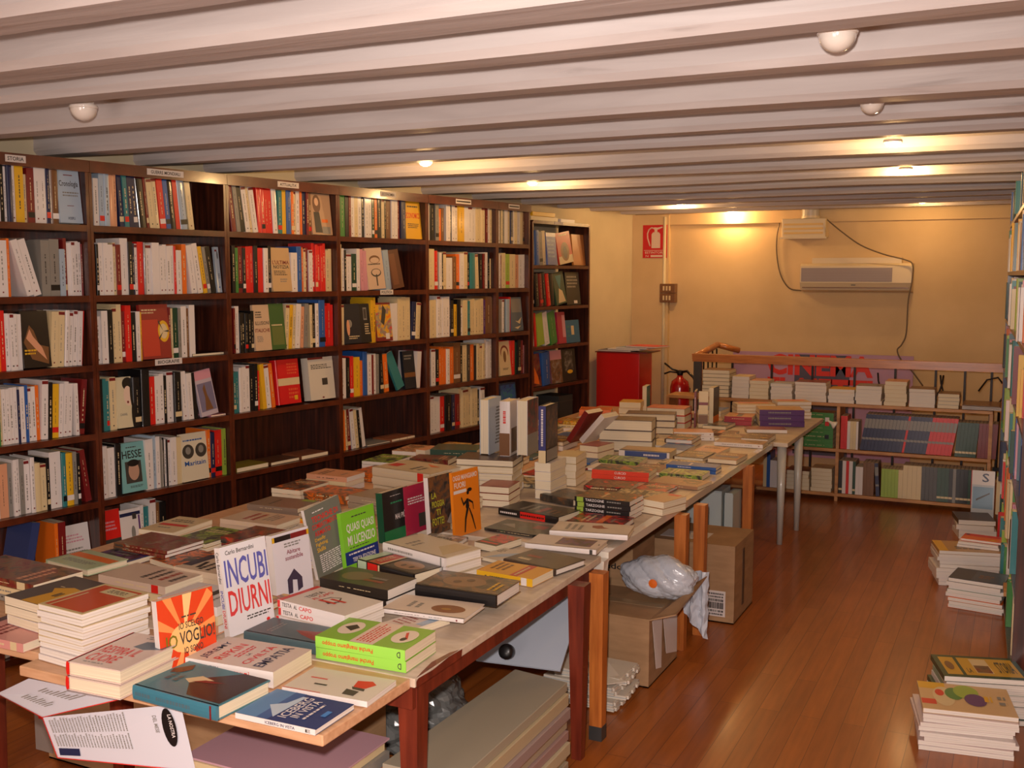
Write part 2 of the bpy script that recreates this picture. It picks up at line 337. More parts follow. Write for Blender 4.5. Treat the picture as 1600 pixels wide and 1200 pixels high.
lamp(131, 182, 0, .042, 'unlit globe lamp half hidden behind the beam above the STORIA bookcase')
LW = 11.0
lamp(665, 257, 1, .034, 'lit spot lamp above the ECONOMIA bookcase, nearest on the left', LW)
lamp(832, 288, 1, .034, 'lit spot lamp near the end of the tall bookcases', LW)
lamp(1395, 226, 1, .036, 'lit spot lamp over the aisle, nearest and brightest of the lit ones', LW * .9)
lamp(1415, 269, 1, .034, 'lit spot lamp over the aisle one beam behind the brightest one', LW, 5.87)
lamp(1063, 323, 1, .034, 'lit spot lamp in front of the fire extinguisher sign', LW, 8.05)
lamp(1144, 334, 1, .034, 'lit spot lamp beside the round duct, lighting the back wall', LW * 1.0, 8.795)
lamp(1441, 317, 1, .032, 'lit spot lamp at the far right above the air conditioner', LW * .6)
def light(kind, name, loc, energy, col, size, rot=(0, 0, 0), **kw):
    d = bpy.data.lights.new(name, kind); d.energy = energy; d.color = col
    if kind == 'AREA': d.size = size
    else: d.shadow_soft_size = size
    for k, v in kw.items(): setattr(d, k, v)
    o = bpy.data.objects.new(name, d); C.objects.link(o); o.location = loc; o.rotation_euler = rot; return o
FLASH = light('SPOT', 'camera_flash', (-0.04, 0.02, EYE + .09), 310, (1.0, 0.88, 0.82), .025, (PI / 2 - .30, 0, YAW), spot_size=math.radians(100), spot_blend=0.8)
for i, (x, y) in enumerate([(-1.2, -.5), (-2.9, .2), (-.6, 1.0)]):
    light('POINT', 'ceiling_bulb_behind_camera', (x, y, 2.05), 5, (1.0, 0.62, 0.34), .05)
light('AREA', 'rear_fill_light', (-1.2, YR + .05, 1.0), 40, (1.0, .84, .76), 1.4, (PI / 2, 0, 0))  # added soft fill, no real source there; lifts the dark beam undersides
w = bpy.data.worlds.new('world'); bpy.context.scene.world = w; w.use_nodes = True
w.node_tree.nodes['Background'].inputs['Color'].default_value = (0.9, 0.6, 0.4, 1); w.node_tree.nodes['Background'].inputs['Strength'].default_value = 0.1
vs_ = bpy.context.scene.view_settings; vs_.view_transform = 'Standard'; vs_.look = 'None'; vs_.gamma = 1; vs_.use_curve_mapping = False; vs_.exposure = 0.15
# ---------------------------------------------------------------- tall bookcases on the left wall
LABEL_PAPER = flat('label_paper', (0.80, 0.76, 0.74), 0.6); INK = flat('black_ink', (0.06, 0.05, 0.05), 0.6)
XU = [-130, 145, 357, 530, 668, 777, 828]; EDGE = [S(x, 455) for x in XU]
EDGE[0] = EDGE[1] - .775
CASE_L = ['dark wooden bookcase at the near end, its rail marked STORIA', 'dark wooden bookcase whose rail is marked GUERRE MONDIALI', 'dark wooden bookcase whose rail is marked ATTUALITA',
          'dark wooden bookcase whose rail is marked ECONOMIA', 'dark wooden bookcase right of the ECONOMIA one, fifth in line', 'narrow dark wooden bookcase closing the tall row']
DEPTH = 0.25
for i in range(6):
    s0, s1 = EDGE[i], EDGE[i + 1]; w = s1 - s0
    M = frame(L(s0, 0, 0), U, N, (0, 0, 1)); t = thing('bookcase', CASE_L[i], 'bookcase', M, 'tall dark bookcases along the left wall')
    for a in (0.0015, w - .0145):
        m = MB(); m.box(a, a + .013, 0.002, DEPTH, 0, 2.07, WOOD_CASE); m.box(a - .0005, a + .0135, -.001, 0.003, 0, 2.06, WOOD_EDGE); part('side_panel', m, t)
    m = MB(); m.box(.0145, w - .0145, DEPTH - .012, DEPTH, 0.02, 2.06, WOOD_CASE); part('back_panel', m, t)
    for k in range(7):
        z = .3 * k + .012 if k else .03
        m = MB(); m.box(.0145, w - .0145, 0.006, DEPTH - .012, z - .026, z, WOOD_CASE); m.box(.0145, w - .0145, 0.0, 0.006, z - .027, z + .0005, WOOD_EDGE); part('shelf', m, t)
    m = MB(); m.box(0.001, w - .001, -0.004, DEPTH, 2.0705, 2.083, WOOD_CASE); m.box(0.001, w - .001, -.012, 0.004, 2.035, 2.0845, WOOD_EDGE); part('top_rail', m, t)
    lab = {0: [('STORIA', 8, 40, 2.07)], 1: [('GUERRE MONDIALI', 229, 286, 2.07), ('BIOGRAFIE', 246, 288, 1.2)], 2: [("ATTUALITA'", 433, 466, 2.07)], 3: [('ECONOMIA', 594, 618, 2.07), ('POLITICA', 597, 617, 1.5)],
           4: [('DIRITTO', 712, 736, 2.07)], 5: [('SCIENZE', 795, 812, 2.07)]}.get(i, [])
    for txt, xa, xb, z in lab:
        yy = 430 - (z - 1.6) * 400
        a = S(xa, yy, -.014) - s0; b = S(xb, yy, -.014) - s0; h = .028
        if z > 2: zc, d = 2.062, -.0125
        else: zc, d = z + .002, -.0008
        m = MB(); m.box(a, b, d - .0012, d, zc - h / 2, zc + h / 2, LABEL_PAPER)
        if i < 4: m.text(txt, (a + .1 * (b - a), d - .0016, zc - h * .28), ((b - a) * .8, 0, 0), (0, 0, h * .56), INK)
        else: elements_like = m.box(a + .008, b - .008, d - .0015, d - .0012, zc - .004, zc + .004, INK)
        part('section_label', m, t, 'white paper label reading ' + txt if i < 4 else None)
# lower bookcase behind the tall ones
t0s, t1s = S(831, 450), S(921, 450); w7 = t1s - t0s
t = thing('bookcase', 'lower open-backed bookcase beyond the tall row, papers lying on top', 'bookcase', frame(L(t0s, 0, 0), U, N, (0, 0, 1)))
for a in (0, w7 - .018):
    m = MB(); m.box(a, a + .018, 0, .27, 0, 1.975, WOOD_CASE); m.box(a, a + .018, -.003, 0, 0, 1.975, WOOD_EDGE); part('side_panel', m, t)
SH7 = [1.67, 1.375, 1.09, .80, .50, .20]
for z in SH7 + [1.985]:
    m = MB(); m.box(.018, w7 - .018, 0.003, .27, z - .022, z, WOOD_CASE); m.box(.018, w7 - .018, -.001, .003, z - .023, z, WOOD_EDGE); part('shelf', m, t)
m = MB(); m.box(.3, .42, -.0025, -.0012, 1.964, 1.984, LABEL_PAPER); part('section_label', m, t)
# ---------------------------------------------------------------- shelf books
ROWN = ['top shelf', 'second shelf down', 'third shelf down', 'fourth shelf down', 'fifth shelf down', 'lowest filled shelf']
BAYN = ['STORIA bookcase', 'GUERRE bookcase', 'ATTUALITA bookcase', 'ECONOMIA bookcase', 'fifth bookcase', 'narrow bookcase', 'low bookcase']
srr = random.Random(5)
def shelf_row(bay, row, x0z, sc, xo, spec, yrow=None):
    z = (.3 * (6 - row) + .012) if bay < 6 else SH7[row]
    y = 430 - (z + .1 - 1.6) * 380
    cur = x0z; s_prev_end = None; items = []; n = 0
    lo = (EDGE[bay] + .0165) if bay < 6 else t0s + .02; hi = (EDGE[bay + 1] - .0165) if bay < 6 else t1s - .02
    hmax = .262
    for tok in spec.split():
        if tok[0] == '.': cur += float(tok[1:]); continue
        lean = 0; flat_ = None
        if '/' in tok: tok, l = tok.split('/'); lean = float(l)
        hs = 1.0
        while tok[-1] in '+-^': hs *= {'+': 1.09, '-': .87, '^': 1.16}[tok[-1]]; tok = tok[:-1]
        if tok.startswith('F:'): _, des, wz = tok.split(':'); col = None
        else:
            col = tok[0]; des = None; wz = tok[1:]
        cnt = 1
        if '*' in wz: wz, c_ = wz.split('*'); cnt = int(c_)
        wz = float(wz)
        for q in range(cnt):
            ya = y
            if cur < 0 and xo == 0: sa = EDGE[0] + .4 + cur * .001
            sa = max(S(xo + cur / sc, ya, .03), lo); sb = min(S(xo + (cur + wz) / sc, ya, .03), hi); cur += wz
            if s_prev_end is not None and sa < s_prev_end: sa = s_prev_end
            if sb - sa < .004: continue
            items.append((sa, sb, col, des, lean, hs)); s_prev_end = sb
    h0 = .232 if bay < 6 else .24
    pre = [(srr.uniform(.95, 1.03), srr.uniform(.62, .68), srr.uniform(0, .012)) for _ in items]
    fac = 1.0
    for _try in range(8):
        out = []; pb = lo; ph = lo; prevH = .3
        for (sa, sb, col, des, lean, hs), (f1, f2, f3) in zip(items, pre):
            T = (sb - sa) * fac; Hh = min(h0 * hs * f1, hmax); le = math.radians(lean); sh = Hh * math.sin(le)
            base = max(sa if fac == 1 else lo + (sa - lo) * fac, pb, lo)
            hm = min(Hh, prevH) * math.sin(le)
            base = max(base, ph - hm + .0005) if (lean or ph != pb) else base
            if lean < 0: base = max(base, lo - sh)
            c_ = 1 / max(math.cos(le), .5)
            out.append((base, base + T, col, des, lean, hs)); pb = base + T * c_; ph = base + T * c_ + hm if lean else pb; prevH = Hh
            ph = base + T * c_ + sh
        over = max(max(q[1] + max(0, .25 * math.sin(math.radians(q[4]))) for q in out) - hi, 0) if out else 0
        if over <= 0.0005: break
        fac *= max(.8, 1 - (over + .002) / (hi - lo))
    items = out
    tot = len(items)
    for sa, sb, col, des, lean, hs in items:
        n += 1; T = sb - sa - .0008; f1, f2, f3 = pre[n - 1]; Hh = min(h0 * hs * f1, hmax); Wd = Hh * f2; le = math.radians(lean); jit = f3
        pos = f'{ORD[n - 1]} from left, {ROWN[row]}, {BAYN[bay]}'
        if des:
            base, phrase, els, kw = D[des]; wdt = min(T, .2); tb = kw.get('T', .016); Hh = min(Hh, .262) if 'H' not in kw else kw['H'] * 1.0
            Hh = min(Hh, .258); back = math.radians(6)
            X = U * math.cos(le) - Vector((0, 0, 1)) * math.sin(le) if False else U.copy()
            Y = (Vector((0, 0, 1)) * math.cos(back) + N * math.sin(back)); Y = (Matrix.Rotation(0, 3, N) @ Y)
            if lean: R = Matrix.Rotation(le, 3, N); X = R @ X; Y = R @ Y
            Z = X.cross(Y).normalized()
            lift = abs(math.sin(le)) * wdt if lean > 0 else 0
            if lean < 0: lift = 0
            O = L(sa, .022 + tb, z + .0012 + tb * math.sin(back) + (math.sin(le) * wdt if le > 0 else 0))
            k2 = {a: b for a, b in kw.items() if a in ('hard', 'pages', 'spine')}
            add_book(frame(O, X, Y, Z), wdt, Hh, tb, base, label=f'{phrase} face out, {ROWN[row]}, {BAYN[bay]}', els=els, split=True, name='facing_out_book', group='books shown face out on the bookcases', plain=True, **k2)
            continue
        # spine out, leaning in the plane of the shelf
        X = N.copy(); Y = Vector((0, 0, 1)); 
        if lean: R = Matrix.Rotation(le, 3, N); Y = R @ Y      # positive: head towards the far end
        Z = X.cross(Y).normalized()
        cosl = math.cos(le); T2 = T * cosl
        O = L(sa, .03 + jit, z + .0006 + (T2 * math.sin(le) if le > 0 else 0) * 0)
        if le > 0: O = L(sa, .03 + jit, z + .0006 + T2 * math.sin(le))
        hard = T > .03 and col in 'knmbt' or srr.random() < .12
        nm = f'{CNAME[col]} {"hardback" if hard else "paperback"}'
        add_book(frame(O, X, Y, Z), Wd, Hh, T2, col, hard, 'w' if srr.random() < .4 else 'c', label=f'{nm}, {pos}', group=f'books on the {ROWN[row]} of the {BAYN[bay]}', split=row >= 3 and bay < 4, rr=SPINE_RR)
design('crono', (.66, .72, .78), 'pale blue paperback', [('t', 'd', 'Cronologia', .08, .62, .92, .75), ('r', 'm', .3, .84, .7, .855), ('l', 'e', .2, .46, .95, .56, 2), ('t', 'n', 'HOEPLI', .35, .06, .65, .11), ('r', 'm', .35, .3, .65, .31)], T=.03)
design('cert', (.66, .70, .74), 'pale paperback with dark crest', [('e', 'd', .6, .82, .14, .09), ('r', 'm', 0, .9, .5, .94), ('l', 'd', .4, .3, .8, .42, 3), ('r', 'b', .3, .1, .6, .13)])
design('portrait', (.10, .06, .05), 'black book with a reclining figure', [('p', 'B', [(.05, .45), (.3, .75), (.45, .65), (.6, .4), (.95, .35), (.9, .05), (.3, .15)]), ('p', 'a', [(.15, .52), (.3, .68), (.4, .55), (.7, .35), (.85, .12), (.5, .3)]), ('l', 'y', .05, .22, .5, .33, 2)], T=.03)
design('wheel', (.55, .16, .13), 'red book with a spoked wheel', [('r', (.72, .22, .14), 0, .05, .6, .72), ('e', 'y', .78, .5, .2, .2), ('e', 'c', .78, .5, .14, .14), ('p', 'd', [(.77, .5), (.6, .68), (.64, .7)]), ('p', 'd', [(.77, .5), (.62, .35), (.58, .38)]), ('p', 'd', [(.76, .5), (.96, .48), (.96, .52)]), ('l', 'c', .05, .82, .6, .92, 2)], T=.02, H=.25)
design('lady', (.80, .75, .62), "cream book with a dark-haired woman's face", [('e', 'k', .78, .86, .34, .13), ('e', (.85, .74, .66), .74, .62, .26, .2), ('e', 'k', .98, .62, .12, .26), ('e', 'm', .7, .5, .06, .025), ('e', 'k', .95, .2, .1, .24), ('t', 'e', 'CHANEL', .15, .24, .6, .29)], T=.02)
design('statue', (.72, .66, .70), 'mauve book with a small statue', [('r', (.45, .42, .52), .05, .1, .95, .72), ('p', 'B', [(.3, .12), (.4, .4), (.35, .6), (.5, .7), (.55, .45), (.75, .12)]), ('r', 'p', 0, .8, 1, 1)])
design('hesse', (.45, .66, .66), 'pale teal book with a man portrait', [('t', 'k', 'HESSE', .08, .68, .88, .84), ('l', 'd', .25, .88, .8, .92, 1), ('r', 'd', .16, .18, .82, .62), ('e', (.70, .55, .46), .5, .42, .22, .19), ('e', 'k', .5, .58, .24, .07), ('l', 'd', .3, .08, .9, .13, 2)], T=.03)
design('maritain', (.83, .78, .68), 'cream book with two round portraits', [('e', 'd', .27, .62, .22, .15), ('e', 'd', .76, .62, .22, .15), ('e', 'e', .27, .64, .1, .08), ('e', 'e', .76, .64, .1, .08), ('t', 'b', 'Maritain', .1, .32, .9, .42), ('l', 'b', .1, .82, .9, .88, 1)])
design('redblack', 'r', 'red and black book', [('r', 'd', 0, 0, 1, .45), ('l', 'p', .1, .6, .9, .8, 3)])
design('wmap', 'w', 'white book with small photographs', [('r', 'n', 0, .86, 1, .93), ('r', 'd', .6, .78, .8, .9), ('r', 'v', .88, .05, .96, .85), ('e', 'e', .6, .5, .1, .15), ('r', 'd', .6, .08, .75, .2)])
design('bluefolder', (.20, .24, .42), 'large blue folder', [], H=.26)
design('sheet', 'w', 'white sheet-covered booklet', [('l', 'p', .1, .6, .8, .8, 3), ('l', 'e', .1, .2, .8, .5, 4)])
design('woman', (.72, .58, .46), 'tan book with a long-haired woman', [('e', (.45, .32, .24), .3, .75, .2, .22), ('e', (.85, .68, .55), .3, .8, .1, .1), ('p', 'd', [(.15, .05), (.12, .55), (.4, .55), (.5, .05)]), ('r', 'o', .5, .3, .8, .38), ('r', 'e', .5, .03, .9, .2)], T=.02)
design('economics', (.88, .66, .12), 'yellow book with red lettering', [('t', 'r', 'ECONOMICS', .06, .55, .94, .7), ('l', 'd', .15, .28, .85, .42, 3), ('l', 'd', .2, .82, .9, .9, 1)])
design('notizia', (.76, .62, .44), 'tan book with bold title', [('t', 'm', "L'ULTIMA", .06, .62, .94, .71), ('t', 'd', 'NOTIZIA', .1, .52, .92, .6), ('l', 'd', .1, .36, .9, .48, 3), ('l', 'e', .4, .2, .8, .3, 2)])
design('tree', (.80, .68, .58), 'cream book with a drawn tree', [('e', 'B', .52, .72, .32, .1), ('e', (.80, .68, .58), .52, .7, .27, .07), ('e', 'd', .52, .4, .3, .1), ('e', (.80, .68, .58), .52, .41, .25, .075), ('r', 'd', .49, .08, .56, .36), ('l', 'd', .1, .58, .9, .63, 1)])
design('brownbox', (.36, .20, .12), 'brown book', [('r', (.45, .27, .17), .1, .1, .6, .9)], T=.02)
design('illusion', (.78, .66, .54), 'cream book with dark red capitals', [('t', 'd', 'ILLUSIONI', .08, .56, .96, .64), ('t', 'm', 'ITALICHE', .04, .4, .96, .48), ('l', 'd', .12, .7, .6, .86, 3), ('l', 'e', .12, .18, .5, .32, 4)])
design('greenbook', (.22, .36, .16), 'dark green book', [('r', (.38, .42, .2), .1, .1, .9, .5), ('l', 'c', .1, .5, .9, .56, 1)])
design('darkspain', (.08, .08, .10), 'black book with a small picture', [('r', 'e', .35, .58, .7, .9), ('r', 'd', .4, .62, .65, .86), ('l', 'c', .4, .2, .9, .5, 5)])
design('nightfig', (.10, .11, .16), 'dark book with a pale figure', [('e', 'e', .3, .5, .16, .1), ('e', 'a', .2, .4, .1, .2), ('l', 'c', .2, .1, .9, .2, 2)])
design('kand', 'm', 'colourful painted-cover book', [('r', '@reyo', 0, .1, 1, .95), ('p', 'd', [(.3, .5), (.5, .95), (.7, .8), (.5, .4)]), ('r', 'w', .55, .05, .8, .2)])
design('redbig', (.80, .08, .10), 'thick red hardback with a white band', [('r', 'c', 0, .42, 1, .58), ('l', (.85, .35, .2), .45, .65, .95, .92, 4), ('l', (.85, .35, .2), .45, .1, .9, .36, 3), ('r', 'y', .7, .08, .85, .18)], T=.05, hard=True, spine=(.80, .08, .10))
design('whitebig', (.82, .78, .72), 'thick white book with a small crest', [('r', 'm', 0, .955, .6, 1), ('l', 'd', .1, .72, .95, .84, 3), ('r', 'd', .5, .34, .72, .5), ('e', 'm', .5, .05, .04, .02)], T=.05)
design('tealslant', 't', 'teal booklet tipped over', [])
design('darkbook', (.10, .12, .16), 'dark book with a tan band', [('r', 'B', 0, .3, 1, .42), ('l', 'e', .1, .75, .8, .9, 2)], T=.02)
design('sea', (.34, .38, .42), 'grey book with birds over sea', [('r', 'e', .05, .55, .95, .95), ('p', 'c', [(.3, .3), (.7, .2), (.9, .4), (.55, .28)]), ('p', 'c', [(.2, .1), (.5, .05), (.8, .15), (.5, .12)])])
design('oval', (.82, .72, .56), 'cream book with an oval portrait', [('e', 'm', .5, .68, .36, .2), ('e', (.82, .72, .56), .5, .62, .3, .2), ('e', 'B', .5, .55, .13, .17), ('l', 'd', .25, .15, .8, .22, 2)])
design('bluebox', (.10, .18, .30), 'dark blue picture box', [('r', '@nbt', .05, .2, .95, .95), ('r', 'm', .5, .05, .9, .3)], T=.05)
design('blueface', (.30, .36, .60), 'blue book with lettering', [('r', 'w', 0, .88, 1, 1), ('l', 's', .1, .2, .9, .8, 5)])
design('redcover', (.74, .20, .12), 'red and tan cover with a sepia engraving', [('r', 'c', 0, 0, 1, .25), ('e', 'B', .5, .38, .3, .3), ('e', 'd', .5, .35, .15, .2), ('l', 'c', .2, .86, .8, .95, 1)])
design('plate', (.72, .44, .18), 'large orange-brown cover', [])
design('greencov', (.16, .28, .2), 'dark book with a green triangle', [('p', 't', [(.2, .9), (.8, .9), (.5, .45)]), ('p', 'c', [(.2, .05), (.4, .5), (.7, .4), (.9, .05)])])
design('darkcov', (.08, .08, .08), 'black-covered book', [('l', 'e', .1, .5, .9, .9, 4), ('r', 'w', .5, .04, .75, .13)])
design('pinkcov', 'P', 'magenta picture book', [('r', 'p', .6, .2, 1, .9)])
design('plainblue', (.12, .38, .52), 'square blue picture book', [('r', 'c', .4, .35, .6, .75), ('l', 't', .08, .2, .35, .8, 3)], H=.17)
design('angels', '@kmB', 'dark book with a glowing painting', [('p', 'o', [(.3, .1), (.4, .6), (.7, .3), (.8, .05)])])
design('pcov', '@dBe', 'purple-edged book with a pale figure', [('r', 'p', 0, .72, 1, 1), ('r', 'v', 0, 0, .07, 1)])
design('forest', (.07, .08, .07), 'black book with a lit forest clearing', [('r', '@kde', .2, .3, .8, .95), ('e', 'y', .55, .3, .2, .06)])
R1 = [(0, 0, -20, 4.21, 0, "w28 k28 w15 n32 w22 y55 c22- m46 w38*2 n28 w14 B42 F:crono:200"),
 (0, 1, -60, 4.21, 0, "e60 k12 w70 o20 .20 w48/-16 w55/-16 .34 e60 e65 s37- m22+ w25*3 w20 m12 c14 b14- w24"),
 (0, 2, -60, 4.21, 0, "w50 c20 o20 r35+ w28*4 F:portrait:185 c48/4 c45/4 w28*4/4 r30/5"),
 (0, 3, -60, 4.21, 0, "k40 w30 g20 c20 w28*2 w27*2 n15 w35 b20 w28*2 o25 w45+/3 k28/3 y45/3 w30*3/4 w24 m38/6"),
 (0, 4, -60, 4.21, 0, "w60 a65 e30 w25*2 e30 w35 w28*1 c40*2- k22 w76+ t28 y50 e26 k20 m40/-7"),
 (1, 0, 620, 4.21, 0, "w35- s33*2 a35 a18 n30/-3 t28/-3 n30/-3 n30/-4 k50/-5 m16/-5 c35*2/-5 r38/-5 b30/-5 k38/-5 r28/-5 s48/-5 c35/-6"),
 (1, 1, 635, 4.21, 0, "k18 w35*3 c22 m30 w55+ k28 n18 w20 r40 e10 w48 w50 w25*4 r15 w45- o30 w40/-7 w36/-8 y25/-9 e22/-9 k34/-10 F:cert:100 y22-"),
 (1, 2, 640, 4.21, 0, "w33- w42 k32 c32*2+ m22 r38+ k32 w26 y10 F:wheel:185 m12 c10 G34 e18 w36+ B18 w36+"),
 (1, 3, 655, 4.21, 0, "k28 t24*2 c42 F:lady:110 k50 k55+ r42 w30*2 k20 w42 k45 w34*2/-3 k24/-5 F:statue:110/-8"),
 (1, 4, 665, 4.21, 0, "w50*2 k42 F:hesse:160 w50 s20+ w25+ e16 w11 k8 w11 k8 w16 w38 c35 F:maritain:172 o20 n30 r48 l24 c15 o35+ c30-"),
 (1, 5, 685, 4.21, 0, "F:redblack:125 F:wmap:135 w18 t35 w40+ B25 k50"),
 (2, 0, 100, 4.615, 340, "m36/-7 e28/-7 k34/-8 w34/-8 c24/-8 w36/-8 r27*4/-3 w34/-3 t30 y28+ b34+ o20 c22 w26 o14 n28 m18 B22 F:woman:148 w40 r34"),
 (2, 1, 105, 4.615, 340, "k26 g26 m32 k20 r28*2 k26 r46 w34 k24 F:notizia:135 w45- b36 o10 c16 m24 w26 r19*5+ c26 c22 w26+ n20 w26-"),
 (2, 2, 120, 4.615, 340, "m14 w34 k22*5- F:illusion:118 F:greenbook:108 c28/4 y24/4 c20/4 w36/4 a24/3 e28/3 c20 k22 w26 b45+ r22*4"),
 (2, 3, 120, 4.615, 340, "t22*2- w22 w30*2 k30 k24 r14- y28/-5 w38/-5 o24/-6 .42 F:redbig:155 .70 F:whitebig:210"),
 (3, 0, 885, 4.615, 340, "g34+ k26 m16 w30 c26 w28 k16 w28 w26 G18 o18 k30 c20 k12 B42 w20 w22 m20 n36 F:economics:130"),
 (3, 1, 887, 4.615, 340, "c14+ w16 k12 w44- G32- w22 p24*2/-3 F:tree:120/-3 s38/-8 F:brownbox:80/-8"),
 (3, 2, 887, 4.615, 340, "c36 F:nightfig:112 F:darkspain:72 y14*3+ F:kand:110 w46 c30*3+ n30/4 c34/4"),
 (3, 3, 892, 4.615, 340, "w50 k36 r34 y45 o30- b36+ w34 m16 w22 e24 k30/-3 o36/-5 .4 F:tealslant:60/-22 F:darkbook:95 w34/5 m36/5"),
 (3, 4, 902, 4.615, 340, "o32/-2 c14/-3 m22/-4 w26/-6 c22/-6 k14/-7 w26/-8"),
 (4, 0, 138, 5, 640, "w20 k44 e26 o26- B20- .14 w34 k14 w24 w22 y44 w32*3 c32*2 k12 m14 w16 c22 k14 w20"),
 (4, 1, 142, 5, 640, "c55+ r26 e12 w20 k10 c26 w48- B30- o30 w32 c32 k15 t40 c24/-3 k34 m14 w24 k20 c20-"),
 (4, 2, 150, 5, 640, "w12 c48 w27*4+ n15+ k22 y22- k26 w15- c35 t22 c22*5 v14 B44+ c30"),
 (4, 3, 150, 5, 640, "w18 k6 w34 k28 o18*3 w28 o32 B52+ k16 c36 d22 o36 k16 c20*3 w22*3+ c28-"),
 (4, 4, 168, 5, 640, "w28*3 r30 k54 n22 m38 c23*6+ k14 w38+"),
 (5, 0, 700, 5, 640, "w12 k8 c12 e14 w26 c20 n14 w14 c22 w28 c20 B16 B38"),
 (5, 1, 700, 5, 640, "w14 m12 c26 l30 c44 a30 w36 w24"),
 (5, 2, 700, 5, 640, "e20 w20 k14 s30 r14 F:sea:85"),
 (5, 3, 705, 5, 640, "F:oval:85 r30 G22 k24 m22 p44-"),
 (5, 4, 715, 5, 640, "F:bluebox:175"),
 (6, 0, 945, 5, 640, "b38*2/-4 e28/-5 c28/-5 F:blueface:80 F:redcover:115/-8 F:plate:120"),
 (6, 1, 945, 5, 640, "k28 k30/-6 m24/-8 k30/-8 r24/-10 k40/-10 F:greencov:80/-8 F:darkcov:110"),
 (6, 2, 945, 5, 640, "w34/-4 r14/-6 l50/-10 w38/-12 g50/-14 F:pinkcov:60 F:plainblue:125"),
 (6, 3, 945, 5, 640, "F:angels:80 b60/-5 F:pcov:95 F:forest:130")]
for r_ in R1: shelf_row(*r_)
# things lying flat on the shelves
def flat_on_shelf(bay, z, s0, s1, d0, d1, h, col, label, name='paperback_book', pages='c', rot=0):
    X = U; W_ = s1 - s0; H_ = d1 - d0
    add_book(frame(L(s0, d0, z + .001), U, N, (0, 0, 1)), W_, H_, h, col, False, pages, name, label, 'books lying flat on the bookcases', plain=True)
z5 = .312 + .3
s = S(370, 725, .02); flat_on_shelf(2, z5, s, s + .21, .02, .17, .022, (.50, .46, .16), 'olive book lying flat, first of three on the ATTUALITA bookcase'); s += .235
flat_on_shelf(2, z5, s, s + .2, .025, .18, .016, (.33, .20, .13), 'brown book lying flat, middle of three on the ATTUALITA bookcase'); s += .215
flat_on_shelf(2, z5, s, s + .2, .02, .17, .02, (.48, .28, .17), 'tan book lying flat, last of three on the ATTUALITA bookcase')
s = S(576, 668, .02); flat_on_shelf(3, z5, s, s + .2, .03, .2, .006, (.5, .5, .52), 'thin clear-wrapped booklet flat on the ECONOMIA bookcase shelf'); s += .205
for k in range(3): flat_on_shelf(3, z5 + .0, s, s + .07, .02, .17, .014, (.55, .32, .2), f'small tan book lying flat, {ORD[k]} of three beside the clear-wrapped booklet'); s += .072
s = S(303, 549, .02); flat_on_shelf(1, 1.212, s, s + .2, .03, .2, .012, 'k', 'black book lying flat beside the spoked wheel cover'); 
s = S(330, 640, .02); flat_on_shelf(1, .912, s, s + .09, .02, .18, .008, 'p', 'thin pink booklet lying flat right of the statue cover')
GB = flat('dark_green_box', (.05, .20, .12), .35, coat=.3)
for k, (xa, xb, h) in enumerate([(606, 630, .10), (631, 658, .12)]):
    a, b = S(xa, 705, .02), S(xb, 700, .02); m = MB(); m.box(0, b - a - .004, 0, .2, 0, h, GB); m.box(-.001, b - a - .003, -.001, .201, h * .55, h * .55 + .004, cm('d')); m.box(.01, b - a - .014, .01, .19, h, h + .006, GB)
    tag(m.build('storage_box', None, frame(L(a, .02, .3135), U, N, (0, 0, 1))), 'dark green box on the low shelf, ' + ('lower and nearer' if k == 0 else 'taller and farther') + ' of two', 'box')
# first bookcase: leaning blue folder and its neighbours on the low shelf; books on the floor shelf
a = S(48, 900, .03)
X = U.copy(); R = Matrix.Rotation(math.radians(12), 3, N); Yv = R @ Vector((0, 0, 1))
s = S(36, 900, .05); O = L(s, .05, .3145 + .0085)
add_book(frame(O, N, Yv, N.cross(Yv)), .175, .25, .035, (.20, .24, .42), False, 'w', 'document_folder', 'blue document folder leaning on the low shelf of the STORIA bookcase', plain=True)
s2 = S(88, 900, .03)
for col, T_, lab in (('o', .016, 'orange'), ('m', .034, 'dark red')):
    add_book(frame(L(s2, .03, .3135), N, (0, 0, 1), U), .15, .235, T_, col, False, 'c', None, f'{lab} book standing beside the blue document folder', rr=SPINE_RR); s2 += T_ + .0015
base, phrase, els, kw = D['sheet']
add_book(frame(L(s2 + .01, .06, .3145), U, (Vector((0, 0, 1)) * .99 + N * .14).normalized(), U.cross((Vector((0, 0, 1)) * .99 + N * .14).normalized())), .13, .20, .006, base, False, 'w', 'booklet', 'white booklet standing right of the dark red book by the blue folder', els=els, plain=True)
s = S(2, 1045, .03); rr_ = random.Random(9)
for k, ch in enumerate('cwrcGrcwGdsw'):
    T_ = rr_.uniform(.014, .026)
    le = math.radians(-6 if k < 6 else 0)
    R = Matrix.Rotation(le, 3, N); Yv = R @ Vector((0, 0, 1))
    if k == 6: s += .02
    add_book(frame(L(s, .03, .0315), N, Yv, N.cross(Yv)), .145, .22, T_, ch, False, 'c', None, f'{CNAME[ch]} book, {ORD[k]} from left on the bottom shelf near the floor', rr=SPINE_RR, group='books on the bottom shelf of the STORIA bookcase'); s += T_ + .0015
